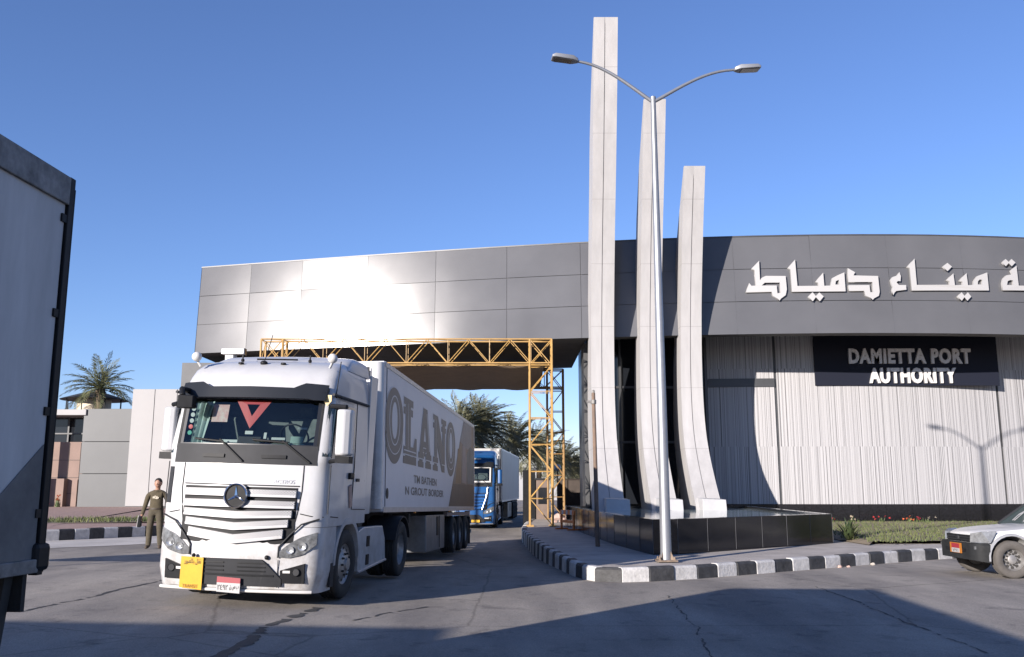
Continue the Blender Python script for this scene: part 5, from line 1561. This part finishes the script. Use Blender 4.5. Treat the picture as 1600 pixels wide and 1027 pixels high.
# x = viewer's right, y = away, z up (he faces -y); viewer-left arm hangs, viewer-right arm bends behind the truck
V = [(0, 0, .98), (0, .0, 1.10), (0, -.01, 1.24), (0, -.005, 1.38), (0.0, .01, 1.46), (.012, -.01, 1.51), (.02, -.02, 1.585), (.022, -.02, 1.665),
     (-.10, 0, .93), (-.13, -.02, .52), (-.15, .02, .12), (-.155, -.02, .06), (-.165, -.15, .045),
     (.10, 0, .93), (.13, -.03, .52), (.155, .0, .12), (.155, -.02, .06), (.175, -.15, .045),
     (-.13, .01, 1.43), (-.215, .01, 1.38), (-.285, .03, 1.13), (-.325, -.05, .90), (-.335, -.075, .82),
     (.13, .01, 1.43), (.21, .02, 1.37), (.31, .06, 1.13), (.36, -.12, 1.05), (.385, -.18, 1.05)]
E_ = [(0, 1), (1, 2), (2, 3), (3, 4), (4, 5), (5, 6), (6, 7), (0, 8), (8, 9), (9, 10), (10, 11), (11, 12), (0, 13), (13, 14), (14, 15), (15, 16), (16, 17),
      (3, 18), (18, 19), (19, 20), (20, 21), (21, 22), (3, 23), (23, 24), (24, 25), (25, 26), (26, 27)]
RD = [(.175, .125), (.17, .13), (.18, .13), (.175, .12), (.085, .08), (.055, .058), (.07, .085), (.075, .092),
      (.105, .11), (.085, .085), (.075, .075), (.05, .055), (.04, .04), (.105, .11), (.085, .085), (.075, .075), (.05, .055), (.04, .04),
      (.085, .09), (.078, .08), (.062, .062), (.052, .052), (.034, .034), (.085, .09), (.078, .08), (.062, .062), (.05, .05), (.034, .034)]
me = skinned(V, E_, RD)
me.materials.clear()
for m_ in (M_OLV, M_OLV2, M_SKIN, M_BOOT): me.materials.append(m_)
for p_ in me.polygons:
    c_ = p_.center; p_.use_smooth = True
    if c_.z > 1.495: p_.material_index = 2
    elif c_.z < .105: p_.material_index = 3
    elif (c_.x < -.30 and c_.z < .87) or (c_.x > .362 and c_.y < -.13): p_.material_index = 2
    elif c_.z < .98 and abs(c_.x) < .27: p_.material_index = 1
    else: p_.material_index = 0
body = bpy.data.objects.new("body", me); COL.objects.link(body); body.parent = man
# hands with five fingers
def hand(wrist, dirv, side_v, palm_n, curl, nm="hand"):
    d = Vector(dirv).normalized(); s = Vector(side_v).normalized(); n_ = Vector(palm_n).normalized(); w = Vector(wrist)
    hv, he, hr = [w, w + d * .05, w + d * .085], [(0, 1), (1, 2)], [(.026, .02), (.036, .018), (.034, .016)]
    for k, (off, ln) in enumerate(((-.03, .065), (-.010, .075), (.011, .072), (.030, .058))):
        i0 = len(hv); base_ = w + d * .088 + s * off
        p1 = base_ + d * ln * .45 + n_ * curl * .012; p2 = base_ + d * ln * .8 + n_ * curl * .035; p3 = base_ + d * ln * .9 + n_ * curl * .055
        hv += [base_, p1, p2, p3]; he += [(2, i0), (i0, i0 + 1), (i0 + 1, i0 + 2), (i0 + 2, i0 + 3)]; hr += [(.011, .011), (.0095, .0095), (.0085, .0085), (.007, .007)]
    i0 = len(hv); hv += [w + d * .03 + s * -.04 + n_ * .008, w + d * .06 + s * -.062 + n_ * .02, w + d * .085 + s * -.065 + n_ * .035]
    he += [(1, i0), (i0, i0 + 1), (i0 + 1, i0 + 2)]; hr += [(.014, .014), (.011, .011), (.008, .008)]
    me = skinned(hv, he, hr, 0, 1); me.materials.clear(); me.materials.append(M_SKIN)
    for p_ in me.polygons: p_.use_smooth = True
    o = bpy.data.objects.new(nm, me); COL.objects.link(o); o.parent = man
hand((-.335, -.075, .83), (-.05, -.12, -1), (.25, -.97, .1), (1, .25, 0), 1.0)
hand((.38, -.17, 1.05), (.5, -.6, -.25), (.3, .1, 1), (-.7, -.6, .1), .8)
# head details
hc = Vector((.021, -.03, 1.655))
b = MB()
b.sphere(hc + Vector((0, -.005, .015)), .108, 18, 14, (.82, .96, 1.18))
for v in b.bm.verts:
    t_ = max(0.0, (hc.z - .01 - v.co.z) / .12)
    v.co.x = hc.x + (v.co.x - hc.x) * (1 - .30 * t_ * t_); v.co.y += .004 * t_ - .012 * t_ * (1 if v.co.y < hc.y else 0)
hd = b.build("head", M_SKIN, man, smooth=70)
b = MB()
b.loft([[hc + Vector((-.010, -.10, .03)), hc + Vector((.010, -.10, .03)), hc + Vector((.017, -.10, -.025)), hc + Vector((-.017, -.10, -.025))], [hc + Vector((-.004, -.108, .025)), hc + Vector((.004, -.108, .025)), hc + Vector((.012, -.128, -.02)), hc + Vector((-.012, -.128, -.02))]])
b.build("nose", M_SKIN, hd, smooth=60)
b = MB()
for s in (-1, 1): b.sphere(hc + Vector((s * .032, -.094, .03)), .009, 8, 6, (1.3, .6, .6))
b.build("eyes", M_HAIR, hd)
b = MB(); b.box(hc + Vector((0, -.095, -.055)), (.045, .012, .010)); b.build("mouth", mat("lips", (.22, .09, .07), .5), hd)
b = MB()
for s in (-1, 1): b.sphere(hc + Vector((s * .090, .0, .005)), .03, 8, 6, (.35, .7, 1.1))
b.build("ears", M_SKIN, hd, smooth=60)
b = MB()
rings_ = []
for i in range(7):
    t = i / 6 * math.pi * .5
    zz = .05 + .103 * math.sin(t)
    rr_ = math.cos(t) * .98 + .03
    rings_.append([hc + Vector((math.cos(k * math.pi / 10) * .096 * rr_, (.014 + math.sin(k * math.pi / 10) * .109 * rr_), zz - (.07 * max(0, math.sin(k * math.pi / 10)) * (1 - i / 6)))) for k in range(20)])
b.loft(rings_); b.build("hair", M_HAIR, hd, smooth=70)
b = MB(); b.lathe([(.095, 1.45), (.078, 1.50), (.07, 1.50), (.085, 1.44)], (.008, .0, 0), 'z', 16); b.build("collar", M_OLV, man, smooth=50)
b = MB(); b.lathe([(.182, 1.0), (.184, 1.045), (.172, 1.045), (.170, 1.0)], (0, 0, 0), 'z', 20)
for v in b.bm.verts: v.co.y *= .74
b.build("belt", mat("dark_belt", (.04, .03, .02), .6), man, smooth=50)
b = MB()
for x, z, w, h_ in ((-.05, 1.31, .035, .05), (-.01, 1.325, .03, .06), (.035, 1.315, .035, .05), (.07, 1.30, .03, .04), (.01, 1.285, .10, .02)): b.box((x, -.139, z), (w, .003, h_), (0, .25, 0))
b.build("chest_print", mat("pale_print", (.42, .38, .30), .8), man)
bag = thing("document_case", "dark case with white papers held by the man in uniform", "case", (mp_.x - .36, mp_.y - .1, .72), R(12))
b = MB(); b.box((0, 0, .06), (.07, .20, .26), (.1, .05, 0)); b.build("case", M_BLK, bag, bevel=.012)
b = MB(); b.box((-.048, .0, .08), (.006, .17, .30), (.1, .12, 0)); b.build("papers", mat("white_paper", (.7, .7, .68), .7), bag)

# unseen trailer added behind the camera on the left: its shadow darkens the lower left of the road
t = thing("shadow_trailer", "unseen long grey trailer added to shade the lower left of the road", "shadow caster", (-17.5, -1.4, 0))
b = MB(); b.bx(-6.6, 6.6, -1.25, 1.25, 1.15, 4.0); b.build("trailer_box", M_BOXP, t, bevel=.03)
b = MB(); b.bx(-6.3, 6.3, -.5, .5, .75, 1.14); b.build("chassis", M_CHAS, t)
for wx in (-4.6, -3.3, 4.0, 5.3):
    for s in (-1, 1):
        w_ = wheel(t, wx, s * 1.0, .5, .5, .34, s, deep=True, matrix=Matrix.Identity(4))
        w_.matrix_local = Matrix.Translation((wx, s * 1.0, .5)) @ Matrix.Rotation(R(90), 4, 'Z')

# unseen board added left of the view: it shades the patch of road between the kerb and the white truck
t = thing("shadow_board", "unseen blank grey board on two posts, added to shade the road", "road sign", (-11.75, 17, .05))
b = MB(); b.bx(-1.4, 1.4, -.06, .06, 1.1, 3.6); b.build("board", M_ALU, t, bevel=.01)
for x in (-1.0, 1.0):
    b = MB(); b.tube([(x, .1, -.1), (x, .1, 3.5)], .05, 8); b.build("post", M_GALV, t, smooth=40)
# ------------------------------------------------------------------ left wing: grey and white clad walls, pink stone block
M_WHT = mat("white_cladding", (0.285, 0.279, 0.279), 0.6, var=.04, vscale=.7)
M_GRC = mat("plain_grey_cladding", (0.078, 0.081, 0.084), 0.5, metal=.2, var=.07, vscale=.5)
M_PNK = mat("pink_stone", (0.22, 0.155, 0.13), 0.85, var=.12, vscale=.9, bump=.2, bscale=9)
lw = thing("left_wing", "low wing left of the gate with grey panels, white panels and pink stone", "building", (-23, 52, .5))
LO = Vector((-23, 52, .5))
def lpart(b, nm, m, par=lw, **k):
    for v in b.bm.verts: v.co -= LO
    return b.build(nm, m, par, **k)
x0 = -24.45; x1 = -21.70
b = MB()
zr = [.3, 2.42, 4.22, 6.10]
for za, zb in zip(zr, zr[1:]): b.bx(x0, x1 - .02, 52.0, 52.4, za + .012, zb - .012)
lpart(b, "grey_panels", M_GRC, bevel=.01)
b = MB(); xx = x1
for w in (1.28, 1.28, 1.28, 1.28, 1.28, 1.28): b.bx(xx + .015, xx + w - .015, 51.85, 52.4, .62, 7.2); xx += w
lpart(b, "white_panels", M_WHT, bevel=.01)
b = MB(); b.bx(x1, xx, 51.9, 52.4, .3, .62); b.bx(x0 + .02, xx - .02, 52.3, 54, .3, 6.0); lpart(b, "dark_base", M_GREYD)
b = MB(); b.bx(-33, x0 - .01, 53.0, 54.5, .3, 4.25); b.bx(-33, -25.55, 52.55, 53, .3, 2.15); b.bx(-25.2, -24.9, 52.8, 53.0, .3, 2.1); st = lpart(b, "stone_wall", M_PNK)
b = MB()
for z in (1.3, 2.2, 3.2): b.bx(-33, x0 - .02, 52.985, 52.995, z, z + .02)
for q in (-25.6, -24.95): b.bx(q, q + .015, 52.985, 52.996, .4, 4.2)
lpart(b, "stone_joints", M_SEAM, lw)
b = MB(); b.bx(-33, x0 - .01, 53.6, 53.7, 4.25, 5.7); win = lpart(b, "window_band", M_GLD)
b = MB()
for q in (-28, -27.0, -26.05, -25.1): b.bx(q, q + .09, 53.5, 53.6, 4.25, 5.7)
b.bx(-33, x0 - .02, 53.48, 53.6, 4.72, 4.80); lpart(b, "window_frames", M_GREYD, lw)
b = MB(); b.bx(-33, -24.3, 51.9, 54.5, 5.72, 6.05); lpart(b, "roof_slab", M_WHT, lw, bevel=.02)
b = MB(); b.bx(-26.75, -26.45, 52.0, 52.3, .3, 5.72); lpart(b, "corner_post", M_WHT, lw)
# dark umbrella roof with a cream drum behind it
t = thing("roof_pavilion", "dark parasol shaped pavilion roof over a cream drum behind the wing", "pavilion", (-27.6, 60, 0))
b = MB(); b.lathe([(2.1, 7.35), (1.9, 7.42), (.9, 7.75), (.1, 7.9)], n=28); b.lathe([(2.1, 7.33), (.5, 7.5), (.05, 7.5)], n=28, cap=False); b.build("canopy", mat("dark_canopy", (.03, .032, .036), .7), t, smooth=40)
b = MB(); b.lathe([(1.05, 0), (1.05, 7.35), (.1, 7.4)], n=24); b.build("drum", mat("cream_drum", (.55, .47, .36), .7), t, smooth=40)
b = MB()
for k in range(8): a = k * math.pi / 4; b.tube([(1.75 * math.cos(a), 1.75 * math.sin(a), 0), (1.75 * math.cos(a), 1.75 * math.sin(a), 7.4)], .04, 6)
b.build("posts", M_BLK, t)
# flower bed at the stone wall
def flower_clump(x, y, z, label, seed, w=.5, h=.3, col=(.55, .05, .04), n=26, grp=None):
    rnd = random.Random(seed); t = thing("flowering_plant", label, "plant", (x, y, z), group=grp)
    b = MB()
    for k in range(n * 3):
        a = rnd.uniform(0, 6.28); r_ = rnd.uniform(0, w / 2); q = Vector((r_ * math.cos(a), r_ * math.sin(a) * .6, 0)); hh = h * rnd.uniform(.3, .9)
        d = Vector((rnd.uniform(-.1, .1), rnd.uniform(-.1, .1), hh)); s_ = Vector((math.cos(a + 1.5), math.sin(a + 1.5), 0)) * .025
        b.f([b.v(q - s_), b.v(q + s_), b.v(q + d)])
    b.build("leaves", mat("plant_leaf", (.05, .085, .025), .7, color2=(.10, .13, .04), vscale=3), t, normals=False)
    b = MB()
    for k in range(n):
        a = rnd.uniform(0, 6.28); r_ = rnd.uniform(0, w / 2); q = Vector((r_ * math.cos(a), r_ * math.sin(a) * .6, h * rnd.uniform(.5, 1.0)))
        for j in range(3):
            e = Vector((rnd.uniform(-1, 1), rnd.uniform(-1, 1), rnd.uniform(-.4, 1))).normalized() * .045; f_ = e.orthogonal() * .7
            b.f([b.v(q - e - f_), b.v(q + e - f_), b.v(q + f_)])
    b.build("flowers", mat("petals_%d" % int(col[1] * 1000), col, .6), t, normals=False)
flower_clump(-25.35, 51.6, .55, "orange red flowering plant, taller, at the corner of the pink stone wall", 1, .35, .7, (.42, .08, .02), 16)
flower_clump(-26.4, 51.6, .55, "low red flowering plant at the foot of the pink stone wall", 2, 1.4, .25, (.35, .03, .03), 20)

# ------------------------------------------------------------------ palms
M_FROND = mat("palm_frond", (0.065, 0.08, 0.03), 0.6, color2=(0.14, 0.135, 0.06), vscale=1.5)
M_FRONDG = mat("grey_green_frond", (0.11, 0.12, 0.07), 0.6, color2=(0.20, 0.19, 0.115), vscale=1.2)
M_TRUNK = mat("palm_trunk", (0.13, 0.095, 0.065), 0.9, var=.35, vscale=5, bump=.8, bscale=12, stretch=(1, 1, 3))
def palm(x, y, z0, hc_, rad, label, seed, nf=46, wind=0.0, m=None, grp=None, elmin=-28):
    rnd = random.Random(seed)
    t = thing("palm_tree", label, "palm tree", (x, y, z0), group=grp)
    H_ = hc_ - z0
    b = MB()
    prof = []
    nseg = max(6, int(H_ / .18))
    for i in range(nseg + 1):
        r_ = lerp(.27, .19, i / nseg) + (.025 if i % 2 else 0)
        prof.append((r_, H_ * i / nseg))
    prof[-1] = (.30, H_); prof.insert(-1, (.28, H_ - .35))
    b.lathe(prof, n=12); b.build("trunk", M_TRUNK, t, smooth=50)
    b = MB()
    top = Vector((0, 0, H_))
    W = Vector((wind, 0, 0))
    for k in range(nf):
        az = k * 2.399963 + rnd.uniform(-.25, .25)
        el = lerp(R(82), R(elmin), (k / nf) ** .9) + rnd.uniform(-.12, .12)
        L = rad * rnd.uniform(.85, 1.12) * (0.8 + .25 * math.cos(el))
        d0 = Vector((math.cos(az) * math.cos(el), math.sin(az) * math.cos(el), math.sin(el)))
        pts = [top.copy()]; d = d0.copy(); N = 14
        for i in range(N):
            d = (d + Vector((0, 0, -.055 - .05 * i / N)) + W * (.03 + .10 * i / N)).normalized()
            pts.append(pts[-1] + d * (L / N))
        b.tube(pts, [lerp(.03, .006, i / N) for i in range(N + 1)], 4, cap=False)
        M_ = 34
        for j in range(3, M_ + 1):
            u = j / M_ * N; i = min(int(u), N - 1); p = pts[i].lerp(pts[i + 1], u - i)
            tan = (pts[i + 1] - pts[i]).normalized()
            sd = tan.cross(Vector((0, 0, 1)))
            if sd.length < .05: sd = Vector((1, 0, 0))
            sd.normalize(); up = sd.cross(tan)
            ll = rad * .20 * math.sin(math.pi * min(1, (j / M_) * .85 + .12)) * rnd.uniform(.8, 1.15) + .05
            for s in (-1, 1):
                dr = (tan * .75 + sd * s * .75 + up * rnd.uniform(-.15, .35) + Vector((0, 0, -.18)) + W * 1.1).normalized()
                wv = dr.cross(up).normalized() * (.011 * rad / 2.5 + .012)
                e = p + dr * ll + Vector((0, 0, -.06 * ll))
                md = p + dr * ll * .55
                b.f([b.v(p), b.v(md + wv), b.v(e), b.v(md - wv)])
    b.build("crown", m or M_FROND, t, normals=False)
    # dry skirt under the crown
    b = MB()
    for k in range(26):
        a = rnd.uniform(0, 6.28); q = top + Vector((math.cos(a) * .24, math.sin(a) * .24, -.05)); e = q + Vector((math.cos(a) * .25, math.sin(a) * .25, -rnd.uniform(.3, .7)))
        w_ = Vector((-math.sin(a), math.cos(a), 0)) * .05; b.f([b.v(q - w_), b.v(q + w_), b.v(e)])
    b.build("dry_sheaths", M_TRUNK, t, normals=False)
pc = at_y(157, 608, 58)
palm(pc.x, pc.y, .5, pc.z, 2.75, "lone date palm with open feathery crown rising behind the grey panelled wing", 11, 32, .0, elmin=-8)
prow = [(722, 672, 66, 2.9, "windswept palm just above the end of the white trailer, nearest of the row"), (752, 668, 70, 3.0, "windswept palm above the blue truck cab"), (802, 694, 76, 3.1, "windswept palm above the blue truck trailer"), (842, 706, 84, 3.2, "windswept palm right behind the yellow gantry leg"), (880, 726, 90, 3.0, "windswept palm between gantry leg and gate pier"), (901, 742, 98, 3.2, "smallest windswept palm, farthest of the row beside the gate pier")]
for i, (px, py, Y, rd, lb) in enumerate(prow):
    q = at_y(px, py, Y)
    palm(q.x, Y, -.28, q.z, rd * 1.12, lb, 20 + i, 72, .55, M_FRONDG, "windswept palms behind the gate")

# ------------------------------------------------------------------ beyond the gate
wl = at_y(872, 750, 50); wr = at_y(925, 750, 50)
t = thing("boundary_wall", "dark brown boundary wall behind the gate opening", "wall", (wl.x, 50, 0))
b = MB(); b.bx(0, 6.5, 0, .3, -.4, wl.z); b.bx(-.05, 6.5, -.03, .33, wl.z, wl.z + .07)
for k in range(5): b.bx(.2 + k * 1.5, .5 + k * 1.5, -.06, 0, -.4, wl.z)
b.build("wall_body", mat("dark_brown_wall", (.055, .042, .035), .8, var=.25, vscale=2), t)
bo = at_y(858, 750, 45.5); b0 = at_y(837, 750, 45.5)
t = thing("guard_booth", "small brown panelled booth behind the yellow gantry leg", "booth", (b0.x, 45.5, -.25))
w_ = bo.x - b0.x
b = MB(); b.bx(0, w_, 0, 1.2, 0, bo.z + .25); b.build("shell", mat("brown_booth_panel", (.15, .11, .09), .7, var=.15, vscale=2), t, bevel=.02)
b = MB(); b.bx(-.06, w_ + .06, -.06, 1.26, bo.z + .25, bo.z + .33); b.build("booth_roof", M_DGR, t)
b = MB(); b.bx(-.62, -.02, -.05, 1.2, 0, 2.75); b.build("dark_side_panel", M_BLK, t)
b = MB(); b.bx(.12, w_ - .12, -.012, 0, 1.1, 1.9); b.build("window", M_GLD, t)
fb = at_y(880, 733, 130)
t = thing("far_building", "pale grey flat building in the distance beyond the palms", "building", (fb.x - 18, 130, -.3))
b = MB(); b.bx(0, 60, 0, 20, 0, fb.z); b.build("wall", mat("far_grey_wall", (.30, .30, .31), .8, var=.1, vscale=.2), t)
b = MB(); b.bx(-.3, 60.3, -.3, 20.3, fb.z, fb.z + .5); b.build("roof_edge", M_GREYD, t)
for k in range(10):
    b = MB(); b.bx(2 + k * 5.5, 4.6 + k * 5.5, -.05, 0, 1.4, 3.0); b.build("window", M_GLD, t)
# post lantern
q = at_y(871, 731, 60)
t = thing("globe_lantern", "small white globe lantern on a post beyond the gantry", "lantern", (q.x, 60, -.28))
b = MB(); b.tube([(0, 0, 0), (0, 0, q.z + .28 - .2)], .05, 8); b.build("post", M_DKS, t)
b = MB(); b.sphere((0, 0, q.z + .28), .22, 12, 8); b.build("globe", M_LAMPW, t, smooth=60)

# ------------------------------------------------------------------ small things on the pavements
t = thing("road_barrier", "orange and white plastic barrier beside the fountain near the gantry", "barrier", (2.0, 33.4, PZ), R(-70))
M_OR = mat("orange_plastic", (.55, .15, .03), .5)
b = MB(); b.box((0, 0, .62), (1.3, .06, .16)); b.box((0, 0, .30), (1.3, .05, .10)); b.build("rail", M_OR, t, bevel=.01)
b = MB()
for x in (-.38, 0, .38): b.box((x, -.033, .62), (.16, .008, .15))
b.build("white_stripes", M_PLW, t)
for x in (-.55, .55):
    b = MB(); b.box((x, 0, .35), (.07, .07, .7)); b.box((x, 0, .03), (.09, .5, .05)); b.build("leg", M_OR, t, bevel=.008)
def rock(x, y, z, r, seed, label, m=M_STONE, grp=None, flat=.6):
    rnd = random.Random(seed); b = MB()
    b.sphere((0, 0, r * flat * .5), r, 9, 6, (1, .8, flat))
    for v in b.bm.verts: v.co *= rnd.uniform(.78, 1.15)
    o = b.build("stone", m, smooth=25, loc=(x, y, z)); return tag(o, label, "stone", grp)
rk = mat("pinkish_rubble", (.40, .28, .24), .9, var=.25, vscale=6, bump=.5, bscale=15)
for i, (px, py, z, r_, lb) in enumerate([(1312, 886, -.1, .055, "pink broken stone lying at the foot of the kerb, larger of the near pair"), (1326, 885.5, -.1, .045, "pink broken stone lying at the foot of the kerb, smaller of the near pair"), (1364, 882, -.1, .06, "pale lump of rubble at the kerb foot nearest the pickup")]):
    q = at_z(px, py, z); rock(q.x, q.y, ground_z(q.x, q.y), r_, 40 + i, lb, rk if i < 2 else M_STONE, "rubble along the kerb")
for i, (px, py, r_, lb) in enumerate([(872, 812, .34, "largest pale stone of the rubble heap beside the yellow gantry leg"), (880, 815, .22, "middle stone of the rubble heap beside the gantry leg"), (866, 816, .16, "smallest stone at the front of the rubble beside the gantry leg"), (884, 809, .26, "flat stone at the back of the rubble beside the gantry leg")]):
    q = at_z(px, py, PZ); rock(q.x, q.y, PZ - .03, r_, 60 + i, lb, rk, "rubble by the gantry")
q = at_z(1482, 812, .26)
t = thing("concrete_slab", "low pale concrete slab lying on the grass by the wall", "slab", (q.x, q.y, .2))
b = MB(); b.box((0, 0, .08), (2.0, 1.1, .2), (0, 0, .1)); b.build("slab", M_STONE, t, bevel=.03)
b = MB(); b.box((.25, .05, .21), (.8, .6, .06), (0, 0, .25)); b.build("lid", M_STONE, t, bevel=.015)
# spiky plant beside the fountain
q = at_z(1326, 843, .2)
t = thing("spiky_plant", "small dark spiky plant at the right corner of the fountain", "plant", (q.x, q.y, .18))
rnd = random.Random(77); b = MB()
for k in range(90):
    az = rnd.uniform(0, 6.28); el = rnd.uniform(.25, 1.45); L = rnd.uniform(.35, .85); d = Vector((math.cos(az) * math.cos(el), math.sin(az) * math.cos(el), math.sin(el)))
    s_ = d.cross(Vector((0, 0, 1))).normalized() * .022; p0 = Vector((0, 0, 0)); p1 = d * L * .6; p2 = d * L + Vector((0, 0, -.14 * L))
    b.f([b.v(p0 - s_), b.v(p0 + s_), b.v(p1 + s_), b.v(p1 - s_)]); b.f([b.v(p1 - s_), b.v(p1 + s_), b.v(p2)])
b.build("leaves", mat("dark_plant_leaf", (.03, .05, .02), .6, color2=(.07, .09, .03), vscale=3), t, normals=False)
fl = [(1298, 808, 3), (1335, 810, 4), (1380, 811, 5), (1425, 812, 6), (1438, 811, 7), (1452, 813, 8)]
cols = [(.28, .03, .03), (.3, .25, .18), (.28, .03, .04), (.32, .08, .03), (.26, .02, .03), (.3, .26, .2)]
names = ["red flowering plant at the granite plinth next to the fountain", "straw coloured flowering plant second from the fountain along the plinth", "red flowering plant in the middle of the row along the plinth", "orange red flowering plant fourth from the fountain along the plinth", "crimson flowering plant touching the orange one by the plinth", "cream flowering plant just left of the concrete slab"]
for (px, py, sd), c_, nm in zip(fl, cols, names):
    q = at_y(px, py, 38.4); flower_clump(q.x, 38.5, .2, nm, sd, .7, .28, c_, 5, "flowering plants along the granite plinth")
